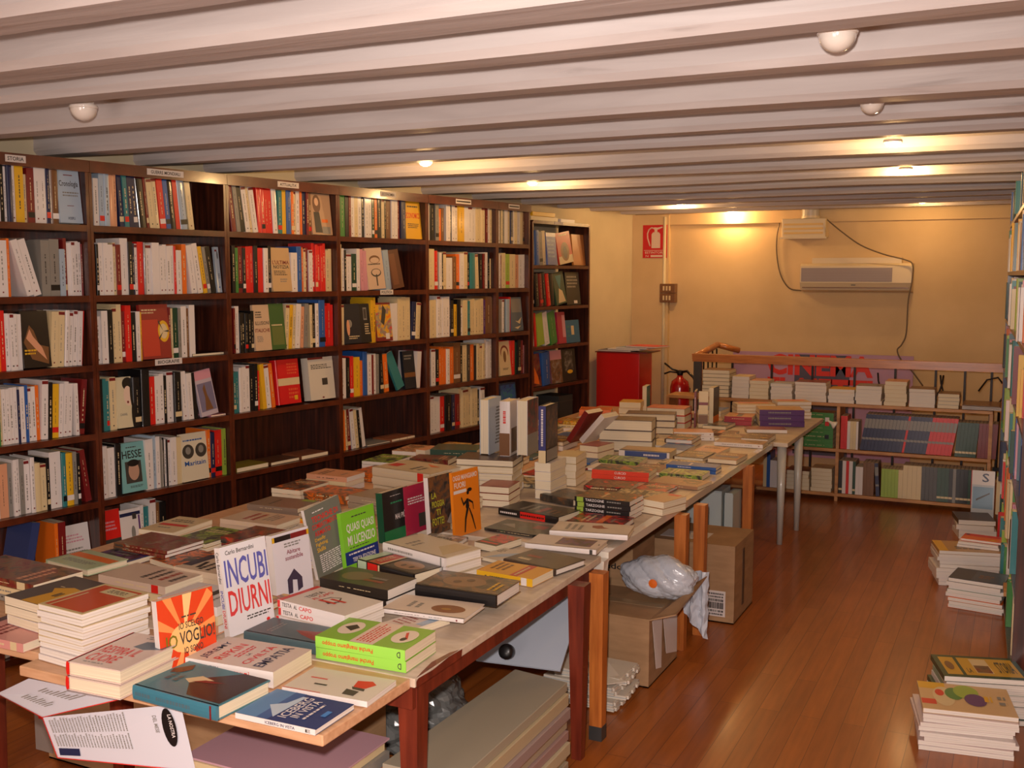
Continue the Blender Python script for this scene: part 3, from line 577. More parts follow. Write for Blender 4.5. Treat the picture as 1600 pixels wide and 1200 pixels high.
# papers and box on the low far bookcase
def crate(name, label, cat, M, w, d, h, mat, lid=None):
    m = MB(); m.box(0, w, 0, d, 0, h, mat)
    if lid: m.box(-.003, w + .003, -.003, d + .003, h - .02, h + .003, lid)
    return tag(bevel(m.build(name, None, M), .002), label, cat)
for k, (s_, w_, d_, h_, c_) in enumerate([(.02, .36, .2, .03, 'c'), (.04, .3, .19, .03, 'y'), (.42, .2, .2, .025, 'w')]):
    m = MB(); m.box(0, w_, 0, d_, 0, h_, cm(c_)); z_ = 1.9855 + (.0305 if k == 1 else 0)
    tag(bevel(m.build('paper_bundle', None, frame(L(t0s + s_, .02, z_), U, N, (0, 0, 1))), .002), ['wide cream paper bundle lowest on the low far bookcase', 'yellowish paper bundle on the wide cream one by the ceiling', 'white paper bundle at the far end of the low bookcase top'][k], 'papers')
m = MB(); m.box(0, .2, 0, .2, 0, .2, flat('grey_box', (.2, .2, .2), .5)); m.box(-.002, .202, -.002, .202, .15, .16, cm('d')); tag(m.build('grey_box', None, frame(L(t0s + .42, .03, .5015), U, N, (0, 0, 1))), 'dark grey box low on the low far bookcase', 'box')
# ---------------------------------------------------------------- tables
TZ = 0.62
def leg(mb, x, y, z1, w0, w1, m):
    mb.add([(x - w0, y - w0, 0), (x + w0, y - w0, 0), (x + w0, y + w0, 0), (x - w0, y + w0, 0), (x - w1, y - w1, z1), (x + w1, y - w1, z1), (x + w1, y + w1, z1), (x - w1, y + w1, z1)],
           [(0, 3, 2, 1), (4, 5, 6, 7), (0, 1, 5, 4), (1, 2, 6, 5), (2, 3, 7, 6), (3, 0, 4, 7)], m)
def table(label, x0, x1, y0, y1, legs, top, legm, th=.026, apron=None, w0=.017, w1=.026, rnd=False):
    t = thing('display_table', label, 'table', Matrix.Translation((0, 0, 0)))
    m = MB(); m.box(x0, x1, y0, y1, TZ - th, TZ, top); bevel(part('tabletop', m, t), .003)
    if apron:
        m = MB(); m.box(x0 + .03, x1 - .02, y0 + .02, y0 + .04, TZ - .09, TZ - th, apron); m.box(x0 + .03, x1 - .02, y1 - .04, y1 - .02, TZ - .09, TZ - th, apron)
        m.box(x1 - .04, x1 - .02, y0 + .04, y1 - .04, TZ - .075, TZ - th, apron); m.box(x0 + .03, x0 + .05, y0 + .04, y1 - .04, TZ - .075, TZ - th, apron); part('apron', m, t)
    for (x, y) in legs:
        m = MB()
        if rnd: m.tube([(x, y, 0), (x, y, TZ - th)], .017, legm, 14, True, .028)
        else: leg(m, x, y, TZ - th - .0005, w0, w1, legm)
        part('leg', m, t)
        if legm is LEG_ORANGE and y < 3.4: m = MB(); m.box(x - .0235, x + .0235, y - .0235, y + .0235, 0.0, .05, flat('foot_cap_grey', (.22, .22, .22), .4)); part('foot_cap', m, t, 'dark grey cap on the leg foot')
    return t
XE = -1.30; XL = -2.245
t = table('near table with pale worn top, brown damaged corner and dark red legs', XL, XE, 2.135, 3.395, [(-1.345, 2.20), (-1.275, 3.13), (-2.18, 2.80), (-2.18, 3.33)], TABLE_WHITE, LEG_RED, .024, LEG_RED, .017, .029)
m = MB(); m.add([(XE + .001, 2.14, TZ - .024), (XE + .001, 2.37, TZ - .024), (XE + .001, 2.375, TZ - .002), (XE + .001, 2.30, TZ + .0005), (XE + .001, 2.22, TZ - .006), (XE + .001, 2.15, TZ - .003), (XE + .001, 2.14, TZ - .008)], [tuple(range(7))], LEG_RED)
m.add([(XE + .0005, 2.14, TZ + .0008), (XE + .0005, 2.36, TZ + .0008), (XE - .012, 2.33, TZ + .0008), (XE - .02, 2.25, TZ + .0008), (XE - .008, 2.18, TZ + .0008)], [tuple(range(5))], LEG_RED); part('bare_worn_edge', m, t, 'dark brown patch where the pale edging has broken away')
o = MB().box(XL, -1.312, 1.775, 2.133, TZ - .026, TZ, TABLE_WOOD)
t = thing('display_table', 'beech-topped table end jutting out toward the camera, nearest of all', 'table'); bevel(part('tabletop', o, t), .003)
for (x, y) in [(-2.2, 2.06)]: m = MB(); leg(m, x, y, TZ - .0265, .017, .024, LEG_RED); part('leg', m, t)
m = MB(); m.box(-2.17, -1.36, 2.06, 2.09, TZ - .06, TZ - .0265, LEG_RED); part('support_rail', m, t)
m = MB()
for x_ in (-1.62, -1.95): m.box(x_, x_ + .03, 1.86, 2.128, TZ - .0265 - .02, TZ - .0265, LEG_RED)
part('support_bracket', m, t)
t = table('middle table wrapped in clear film on orange wooden legs', XL, XE + .004, 3.455, 5.05, [(-1.272, 3.50 - .2), (-1.275, 4.28), (-2.15, 3.6), (-2.15, 4.9)], TABLE_WHITE, LEG_ORANGE, .028, None, .022, .026)
FILM = flat('clear_plastic_film', (0.88, 0.84, 0.78), 0.12, 0, 0.8)
m = MB(); m.box(XE - .03, XE + .0065, 3.452, 5.052, TZ - .030, TZ + .0012, FILM); m.box(XE - .03, XE + .0065, 3.449, 3.452, TZ - .034, TZ + .0012, FILM)
m.add([(XE - .035, 3.447, TZ - .02), (XE + .008, 3.447, TZ - .02), (XE + .006, 3.44, TZ - .075), (XE - .015, 3.435, TZ - .085), (XE - .04, 3.44, TZ - .07), (XE - .035, 3.40, TZ - .02), (XE + .008, 3.40, TZ - .02), (XE + .003, 3.41, TZ - .065), (XE - .015, 3.40, TZ - .09), (XE - .04, 3.41, TZ - .06)],
      [(0, 4, 3, 2, 1), (5, 6, 7, 8, 9), (0, 1, 6, 5), (1, 2, 7, 6), (2, 3, 8, 7), (3, 4, 9, 8), (4, 0, 5, 9)], FILM); part('plastic_wrap', m, t, 'crumpled clear plastic wrapped round the edge')
t = table('third table in the right row, plastic wrapped, on orange wooden legs', XL, XE, 5.065, 6.2, [(-1.255, 5.0 - .5), (-1.29, 5.55), (-2.15, 5.2), (-2.15, 6.0)], TABLE_WHITE, LEG_ORANGE, .028, None, .022, .026)
m = MB(); m.box(XE - .03, XE + .0035, 5.062, 6.15, TZ - .030, TZ + .0012, FILM); part('plastic_wrap', m, t)
t = table('far table at the end of the right row with round white legs', XL, -1.22, 6.215, 7.42, [(-1.262, 5.84 + .42), (-1.24, 6.66), (-2.15, 6.3), (-2.15, 7.3)], TABLE_WHITE, flat('white_painted_leg', (.74, .72, .68), .35, coat=.2), .026, None, rnd=True)
m = MB(); m.lathe([(.004, 0), (.012, .035), (.03, .06), (.026, .066)], FILM, 14, Matrix.Translation((-1.19, 7.40, TZ - .01)) @ Matrix.Rotation(2.1, 4, 'Y')); part('plastic_tail', m, t)
for k, (y0, y1, lab) in enumerate([(1.86, 3.6, 'near table in the row beside the dark bookcases, top hidden by books'), (3.615, 5.3, 'middle table in the row beside the dark bookcases'), (5.315, 7.42, 'far table in the row beside the dark bookcases')]):
    xa = -2.99 if k < 2 else -2.86
    table(lab, xa, XL - .006, y0, y1, [(xa + .08, y0 + .35), (xa + .08, y1 - .1), (XL - .06, y0 + .85), (XL - .06, y1 - .1)], TABLE_WOOD, LEG_RED, .026, None)
# ---------------------------------------------------------------- books on the tables
FOOT = []
def corners(O, X, Y, W, H): return [(O + X * a * W + Y * b * H).xy for a, b in ((0, 0), (1, 0), (1, 1), (0, 1))]
def hits(c1, c2, eps=.006):
    for c in (c1, c2):
        for i in range(2):
            ax = (c[i + 1] - c[i]).normalized(); p = [a.dot(ax) for a in c1]; q = [a.dot(ax) for a in c2]
            if max(p) < min(q) + eps or max(q) < min(p) + eps: return False
    return True
trr = random.Random(21)
def stack(P0, P1, d, n, t, o, des, near, zb=TZ + .002, hard=False, pages='c', stext=None, sflip=False, spine=None, low=None, fixL=None, ts=None, skip=False, name=None, jit=1.0):
    """n books piled up; P0, P1 the near top edge of the uppermost as seen, d its other side"""
    ths = ts or [t] * n
    zt = zb + sum(ths) + .0008 * n
    A = P(*P0, zt); B = P(*P1, zt); X = (B - A); X.z = 0; Ln = X.length; X.normalize(); Y = Vector((-X.y, X.x, 0))
    if fixL: Ln = fixL
    base, phrase, els, kw = D[des] if des in D else (des, None, (), {})
    d *= 1.1; z = zt
    STK.append((near, round(Ln, 3), d, round(zt, 3), [round(v, 2) for v in A]))
    for k in range(n):
        z -= ths[k]
        ang = trr.uniform(-.03, .03) * jit if k else 0; off = Vector((trr.uniform(-.004, .004), trr.uniform(-.004, .004), 0)) * jit if k else Vector((0, 0, 0))
        R = Matrix.Rotation(ang, 3, 'Z'); x = R @ X; y = R @ Y; A_ = A + off
        if o == 0: O, bx, by, W, H = A_, x, y, Ln, d
        elif o == 1: O, bx, by, W, H = A_ + x * Ln, y, -x, d, Ln
        elif o == 2: O, bx, by, W, H = A_ + x * Ln + y * d, -x, -y, Ln, d
        else: O, bx, by, W, H = A_ + y * d, -y, x, d, Ln
        O = O.copy(); O.z = z
        top = k == 0
        b_ = base if (top or low is None) else low[(k - 1) % len(low)]
        if top: lab = (phrase or 'book') + ' ' + near
        else: lab = f'{ORD[k]} book down {near}' if n > 2 else f'lower book of pair {near}'
        lab = ' '.join(lab.split()[:16])
        add_book(frame(O, bx, by, Vector((0, 0, 1))), W, H, ths[k] - .0003, b_, hard, pages, name, lab, None if top else 'piled copies ' + near, els=els if top else (), spine=spine, stext=stext, sflip=sflip, plain=stext is None and (o in (0, 2) or trr.random() < .3), rr=SPINE_RR)
        z -= .0008
    FOOT.append((corners(A, X, Y, Ln, d), zb, zt, near))
STK = []
def stand(B0, B1, H, T, des, near, z=TZ + .002, tilt=10, hard=False, pages='c', roll=0, wid=None, stext=None, yaw=0, name='standing_book'):
    base, phrase, els, kw = D[des]
    A = P(*B0, z); B = P(*B1, z); X = B - A; X.z = 0; W = wid or X.length; X.normalize()
    if yaw: X = Matrix.Rotation(math.radians(yaw), 3, 'Z') @ X
    back = Vector((-X.y, X.x, 0)); ta = math.radians(tilt)
    Y = Vector((0, 0, 1)) * math.cos(ta) + back * math.sin(ta); Zc = X.cross(Y)
    if roll: R = Matrix.Rotation(math.radians(roll), 3, Zc); X = R @ X; Y = R @ Y
    O = A - Zc * T; O.z = max(O.z, z) if not tilt else O.z + T * math.sin(ta)
    STK.append((near, 'W', round(W, 3), 'H', H))
    k2 = {a: b for a, b in kw.items() if a in ('spine',)}
    add_book(frame(O, X, Y, Zc), W, H, T, base, hard, pages, name, phrase + ' ' + near, None, els=els, plain=stext is None, stext=stext, **k2)
design('iceberg', (.13, .22, .42), 'blue paperback with an iceberg cover', [('r', (.35, .52, .68), 0, .72, 1, 1), ('r', (.22, .36, .56), 0, .6, 1, .74), ('p', (.72, .78, .82), [(.1, .58), (.45, .8), (.6, .66), (.9, .6), (.9, .55)]), ('t', 'w', 'ICEBERG', .14, .44, .9, .55), ('t', 'w', 'IN VISTA', .2, .32, .85, .42), ('r', (.25, .5, .75), .4, .08, .6, .14), ('l', 'w', .2, .22, .8, .28, 1)])
design('teal', (.25, .46, .50), 'thick teal hardback with a dark figure', [('p', (.20, .12, .10), [(.06, 0.02), (.08, .42), (.40, .60), (.62, .56), (1, .30), (1, .02)]), ('p', 'c', [(.40, .60), (.48, .70), (.66, .60), (.60, .42), (.55, .5)]), ('p', 'm', [(.44, .6), (.56, .5), (.6, .28), (.52, .4)]), ('p', (.36, .13, .09), [(.55, .94), (.68, .98), (.92, .86), (.76, .80), (.62, .84)]), ('l', (.18, .3, .34), .35, .70, .6, .9, 2)])
design('fist', (.84, .79, .71), 'cream paperback with a drawn red fist', [('p', 'r', [(.42, .32), (.72, .36), (.78, .20), (.66, .12), (.46, .18)]), ('p', 'd', [(.36, .30), (.46, .34), (.44, .18), (.34, .16)]), ('p', 'd', [(.12, .34), (.34, .36), (.30, .20), (.10, .20)]), ('l', 'r', .55, .55, .62, .95, 1), ('r', 'r', 0, .55, .02, 1), ('l', 'd', .3, .5, .36, .8, 1)], spine='w')
design('perche', (.52, .72, .22), 'bright green paperback with two round pictures', [('r', (.88, .78, .70), 0, .36, 1, .62), ('l', 'r', .08, .4, .95, .58, 5), ('e', (.9, .83, .74), .55, .80, .30, .12), ('p', 'k', [(.42, .76), (.56, .88), (.72, .80), (.6, .72)]), ('e', (.9, .83, .74), .52, .18, .30, .12), ('p', 'r', [(.38, .14), (.68, .22), (.72, .2), (.42, .12)]), ('e', 'k', .4, .16, .08, .03)])
design('rifkin', (.83, .75, .69), 'thick cream book titled in navy and red capitals', [('t', 'n', 'JEREMY', .10, .80, .80, .90), ('t', 'r', 'RIFKIN', .12, .64, .80, .74), ('l', 'r', .3, .52, .85, .60, 2), ('t', 'r', 'CIVILTÀ', .10, .34, .88, .44), ('t', 'n', 'EMPATIA', .08, .16, .92, .27), ('t', 'd', 'LA', .4, .46, .5, .5)])
design('redbird', (.28, .36, .38), 'slate hardback with a red bird', [('p', (.55, .18, .13), [(.1, .1), (.3, .35), (.5, .5), (.6, .25), (.9, .1), (.6, .12)]), ('l', 'e', .2, .7, .8, .8, 2)])
design('testa', (.85, .80, .74), 'cream paperback with a pointing hand and red strip', [('r', 'r', 0, .93, 1, 1), ('t', 'd', 'TESTA', .36, .74, .80, .82), ('t', 'r', 'AL CAPO', .34, .64, .86, .71), ('p', 'd', [(.4, .60), (.62, .56), (.70, .44), (.5, .36), (.3, .42), (.36, .5)]), ('p', (.85, .80, .74), [(.43, .575), (.6, .54), (.66, .44), (.5, .385), (.35, .43), (.40, .5)]), ('l', 'r', .35, .2, .42, .7, 1), ('l', 'r', .5, .15, .57, .6, 1)])
design('cuore', (.83, .74, .69), 'cream hardback with red script and a slate bird', [('p', (.36, .41, .46), [(.46, .62), (.52, .80), (.98, .86), (.98, .66), (.7, .58)]), ('l', 'e', .4, .86, .95, .96, 2), ('t', 'r', 'RESPIRA IL', .10, .36, .78, .56), ('t', 'r', 'CUORE', .12, .12, .66, .32), ('l', 'e', .2, .05, .6, .09, 1)], spine='r')
design('orangeclass', (.80, .72, .52), 'cream-bordered red-orange paperback', [('r', (.74, .27, .10), .06, .05, .94, .95), ('r', (.80, .74, .56), .30, .70, .92, .90), ('l', 'd', .4, .74, .85, .86, 3), ('r', (.80, .72, .52), .16, .05, .20, .62)])
design('greyyellow', (.30, .27, .25), 'dark grey paperback with an orange-yellow panel', [('p', (.82, .60, .12), [(.4, 0), (.45, .40), (.3, .52), (.55, .66), (.95, .6), (1, 0)]), ('r', 'c', .3, .6, .4, .62), ('l', 'd', .6, .2, .7, .5, 1)])
design('pinkbook', (.82, .56, .52), 'pink paperback with a small drawn snail', [('r', (.35, .25, .27), 0, .88, 1, 1), ('l', 'm', .1, .45, .9, .75, 3), ('e', 'm', .84, .22, .05, .05)])
design('redface', '@kmBd', 'dark red book with a blurred portrait', [('r', '@mBk', .0, .0, 1, .45), ('l', 'a', .1, .12, .9, .3, 2)])
design('mint', (.66, .72, .58), 'mint hardback with a broad orange band', [('r', (.86, .42, .12), 0, .52, 1, .78), ('l', 'e', .15, .2, .85, .4, 3)])
design('tender', (.80, .70, .62), 'cream book with tilted black and red lettering', [('l', 'd', .25, .30, .9, .55, 2), ('l', (.62, .25, .18), .28, .17, .9, .30, 1), ('l', 'd', .3, .04, .8, .16, 1)])
design('purpleart', '@nkvd', 'dark purple book with a blue edge', [('r', 'b', .95, 0, 1, 1), ('l', 'e', .2, .3, .8, .7, 3)])
design('brownart', '@dBmBe', 'brown paperback with an old painting', [('l', 'm', .3, .3, .9, .4, 1)])
design('giraffe', '@kdoB', 'dark book with an orange picture and edge', [('r', (.82, .58, .2), 0, 0, .03, 1)])
design('script', (.79, .70, .60), 'cream book with bold black script', [('p', 'k', [(.2, .6), (.6, .7), (.55, .76), (.15, .68)]), ('l', 'k', .1, .3, .9, .62, 2), ('r', '@kn', .2, .8, 1, 1)])
design('rubens', '@kdmBr', 'book with a red and black baroque painting', [])
design('venerdi', (.80, .70, .60), 'cream curl-covered paperback with red letters', [('l', (.62, .12, .10), .2, .46, .85, .74, 2), ('l', 'e', .3, .2, .9, .42, 3)])
design('greycurl', (.52, .44, .38), 'grey-brown paperback', [('l', 'd', .2, .6, .8, .7, 1), ('r', 'l', .8, .05, 1, .3)])
design('brownflat', '@dBoB', 'brown and amber picture-covered book', [])
design('cucina', (.80, .72, .60), 'large cream hardback with black lettering', [('l', 'd', .2, .26, .6, .5, 2), ('r', 'r', .3, .74, .6, .92), ('p', 'o', [(.6, .3), (.85, .5), (.7, .2)])])
design('greycream', (.62, .54, .45), 'taupe-covered cream-paged book', [('l', 'm', .4, .5, .8, .7, 2)])
design('voglio', (.84, .25, .10), 'red starburst-covered book', [('p', (.93, .55, .30), [(.45, .45), (.0, .6), (.0, .75)]), ('p', (.93, .55, .30), [(.45, .45), (.1, 1), (.25, 1)]), ('p', (.95, .75, .5), [(.45, .45), (.45, 1), (.62, 1)]), ('p', (.93, .55, .30), [(.45, .45), (.9, 1), (1, .9)]), ('p', (.93, .55, .30), [(.45, .45), (1, .6), (1, .5)]), ('p', (.93, .6, .35), [(.45, .4), (.2, 0), (.35, 0)]), ('p', (.95, .7, .5), [(.45, .4), (.5, 0), (.75, 0)]), ('e', (.95, .72, .45), .45, .42, .28, .2), ('l', 'd', .4, .68, .7, .72, 1), ('t', 'd', 'IO SCELGO', .34, .54, .78, .63), ('t', (.45, .42, .1), 'IO', .10, .32, .30, .50), ('t', 'd', 'VOGLIO!', .34, .33, .97, .51), ('t', 'd', 'IO SONO', .40, .20, .74, .29)], spine='w')
design('incubi', (.86, .84, .85), 'white book with tall violet and red lettering', [('t', 'd', 'Carlo Bernardini', .10, .90, .72, .95), ('t', (.36, .36, .66), 'INCUBI', .05, .54, .97, .85), ('t', (.83, .22, .22), 'DIURNI', .06, .22, .97, .50), ('l', 'd', .4, .12, .95, .18, 2), ('e', 'r', .85, .06, .04, .02)], spine='w')
design('abitare', (.86, .83, .85), 'white book with a small house of dark squares', [('r', (.14, .10, .10), 0, .88, .5, .96), ('r', (.50, .12, .12), .5, .88, 1, .96), ('r', 'y', 0, .88, .06, .96), ('r', 'y', .94, .88, 1, .96), ('l', 'e', .3, .76, .8, .84, 2), ('t', (.55, .2, .25), 'Abitare', .35, .66, .72, .73), ('t', (.55, .2, .25), 'sostenibile', .3, .57, .78, .64), ('p', (.25, .2, .28), [(.3, .06), (.3, .28), (.5, .42), (.7, .26), (.7, .1), (.56, .06), (.56, .24), (.44, .26), (.42, .06)])], spine='w')
design('combat', (.42, .42, .37), 'grey-green leaning book with red capitals', [('l', 'w', .2, .90, .55, .93, 1), ('t', 'r', 'TECNICHE DI', .15, .78, .9, .86), ('t', 'r', 'COMBATTIMENTO', .12, .68, .85, .75), ('t', 'r', 'ARMATO', .15, .58, .6, .65), ('t', 'y', 'Deadly', .12, .50, .42, .56), ('t', 'y', 'Fighting', .12, .43, .45, .49), ('t', 'y', 'Skills', .12, .36, .36, .42), ('l', 'w', .15, .06, .85, .32, 9)], spine='w')
design('licenzio', (.47, .73, .16), 'bright green book with white capitals and blue band', [('l', 'd', .3, .87, .8, .91, 1), ('t', 'w', 'QUASI QUASI', .12, .63, .95, .79), ('t', 'w', 'MI LICENZIO', .12, .43, .95, .59), ('l', 'd', .15, .37, .9, .40, 1), ('r', (.10, .18, .45), -.001, .12, 1.001, .34), ('t', 'w', 'TERZA EDIZIONE', .2, .15, .9, .22), ('l', 'w', .1, .26, .95, .31, 1)], spine=(.47, .73, .16))
design('maipiu', (.07, .08, .08), 'black book with green lower edge', [('l', 'w', .3, .88, .75, .90, 1), ('l', (.1, .55, .35), .3, .72, .8, .78, 1), ('t', 'w', 'MAI PIÙ', .45, .40, .85, .54), ('r', (.08, .45, .25), 0, 0, 1, .22)], spine=(.06, .30, .2))
design('magenta', (.66, .14, .26), 'magenta book with a small dark photo', [('l', 'w', .1, .6, .8, .76, 3), ('r', 'd', .45, .1, .85, .38)])
design('pioggia', '@kdBd', 'dark photo book with yellow-green handwriting', [('t', (.72, .74, .2), 'LA', .1, .62, .3, .72), ('t', (.72, .74, .2), 'PIOGGIA', .1, .46, .6, .57), ('t', (.72, .74, .2), 'TI', .25, .32, .42, .42), ('t', (.72, .74, .2), 'FOTTE!', .08, .15, .55, .28), ('p', 'e', [(.65, .15), (.9, .35), (.85, .1)])], spine='w')
design('fuori', (.86, .48, .08), 'orange book with a slim black dancing figure', [('t', 'w', 'OGGI MANGIAMO', .02, .86, .95, .94), ('t', 'w', 'FUORI', .06, .74, .48, .83), ('r', 'w', .02, .66, .5, .71), ('p', 'k', [(.48, .55), (.56, .55), (.58, .42), (.5, .36), (.44, .42)]), ('e', 'k', .55, .64, .05, .03), ('e', 'k', .62, .68, .09, .03), ('p', 'k', [(.46, .4), (.38, .25), (.34, .04), (.38, .04), (.44, .24), (.54, .38)]), ('p', 'k', [(.54, .4), (.64, .25), (.76, .03), (.78, .05), (.68, .27), (.58, .4)]), ('p', 'k', [(.48, .54), (.36, .5), (.3, .6), (.27, .58), (.35, .45), (.5, .5)]), ('p', 'k', [(.56, .54), (.72, .48), (.74, .36), (.72, .36), (.69, .46), (.56, .5)])])
design('nostro', (.10, .08, .07), 'black hardback with red lettering', [('l', 'e', .2, .5, .8, .75, 2), ('r', (.5, .12, .1), .15, .35, .7, .45), ('l', 'B', .2, .1, .6, .3, 2)])
design('darkgreen', '@kdG', 'dark photo-covered book with a red stripe', [('r', (.5, .12, .14), .5, .2, .8, .4), ('p', 'e', [(.3, .6), (.5, .9), (.7, .75)])])
design('nostro2', '@kdB', 'dark book with a gold seal on its spine', [])
design('tarogne', '@kBdo', 'black-spined paperback with an amber photo cover', [('l', 'c', .2, .5, .8, .6, 1)], spine='k')
design('crab', (.80, .74, .68), 'cream hardback with a small red crab', [('p', (.55, .18, .13), [(.42, .42), (.5, .5), (.7, .52), (.78, .4), (.6, .36), (.52, .28)]), ('l', 'e', .2, .6, .8, .85, 3)])
design('whiteart', (.82, .76, .72), 'white hardback with a purple-brown painting', [('r', '@mdvB', .18, .12, .86, .62), ('r', 'd', .4, .03, .5, .05)])
design('curcio', '@kdBo', 'dark-covered book with a bright red spine', [('p', (.70, .32, .18), [(.3, .4), (.5, .6), (.7, .5), (.5, .35)]), ('r', (.5, .4, .3), .5, .65, .9, .9)], spine='r')
design('reddark', '@mBkr', 'flat dark red picture book', [])
design('bluespine', (.76, .62, .42), 'cream book with a blue spine panel', [('r', (.2, .14, .12), 0, 0, .2, 1)], spine='w')
design('bluebook', (.14, .32, .62), 'glossy blue paperback', [('l', 'w', .2, .5, .8, .6, 1)])
design('corner', (.64, .48, .36), 'tan paperback with a sepia engraving', [('r', '@dBa', .3, .1, .85, .5)])
design('redback', (.74, .58, .42), 'tan book with red page corner', [('r', 'r', .3, .8, .8, 1)])
design('darktop', (.30, .20, .15), 'thick dark-covered hardback', [])
design('greytop', (.36, .26, .2), 'brown-grey hardback', [])
design('orangetop', (.82, .34, .12), 'orange-covered hardback', [])
design('twospine', (.80, .48, .26), 'orange-topped book with a pale double spine', [])
design('purple', (.80, .60, .30), 'purple-spined book', [], spine=(.30, .12, .38))
design('redspine', (.86, .52, .14), 'orange-topped book with a crimson spine', [('r', 'B', .1, .4, .8, .6)], spine=(.62, .08, .12))
design('pale', (.82, .66, .42), 'pale yellow-edged book', [('r', 'o', .1, .1, .6, .9)])
design('rosso', (.55, .22, .14), 'red-brown covered book', [('r', (.62, .28, .2), .1, .1, .9, .9)])
design('applebook', (.84, .76, .68), 'white hardback with a brown-gold apple picture', [('e', (.48, .22, .10), .44, .30, .24, .20), ('e', (.62, .42, .12), .42, .32, .06, .06), ('l', 'e', .3, .6, .7, .8, 2)])
design('bigface', '@kdBd', 'black hardback with a large brown portrait', [('e', (.52, .38, .27), .5, .55, .3, .26), ('e', (.30, .2, .15), .44, .62, .08, .05), ('e', (.30, .2, .15), .60, .50, .08, .05), ('l', 'y', .2, .06, .7, .2, 2)])
design('yellowred', (.87, .60, .10), 'amber paperback with a red band', [('r', (.75, .15, .12), 0, .28, 1, .42), ('l', 'c', .1, .31, .9, .39, 1), ('l', 'B', .3, .6, .9, .9, 3)])
design('darkgrey', (.26, .20, .17), 'dark brown-grey hardback', [('l', 'c', .2, .5, .32, .95, 1), ('l', (.55, .2, .18), .45, .4, .6, .95, 1)])
design('face2', (.15, .11, .10), 'black hardback with a brown face, green and red spine bands', [('e', (.58, .42, .31), .5, .32, .34, .22), ('e', (.25, .16, .12), .42, .38, .1, .03), ('e', (.25, .16, .12), .42, .24, .1, .03), ('r', (.72, .12, .12), 0, .62, 1, .82), ('r', 'q', 0, .86, 1, 1), ('r', 'c', 0, .58, 1, .62), ('l', 'c', .2, .67, .8, .77, 2)])
design('face3', (.17, .14, .12), 'dark book with a dim face and red lettering', [('e', (.42, .29, .22), .5, .66, .3, .2), ('r', (.5, .1, .1), .3, .22, .42, .5), ('l', 'e', .5, .1, .62, .55, 1)])
design('creamswirl', (.80, .74, .64), 'beige marbled hardback with a glossy jacket', [('l', 'e', .2, .6, .6, .8, 2), ('p', (.76, .68, .52), [(.1, .1), (.5, .4), (.9, .35), (.9, .1)])], spine='w')
design('redshoe', (.30, .25, .18), 'small book with a red and green photo', [('r', '@krg', 0, .3, 1, 1), ('r', 'r', .1, .1, .9, .2)], spine='w')
design('lines', (.82, .74, .68), 'cream book with diagonal red lines', [('l', (.6, .25, .2), .1, .1, .6, .9, 7), ('r', (.6, .68, .75), .75, .3, 1, .8)])
design('scribble', (.78, .72, .64), 'pale book with black handwriting and a blue sweep', [('l', 'd', .1, .6, .4, .9, 3), ('p', (.6, .68, .76), [(.3, 0), (.5, .5), (1, .9), (1, .5)])])
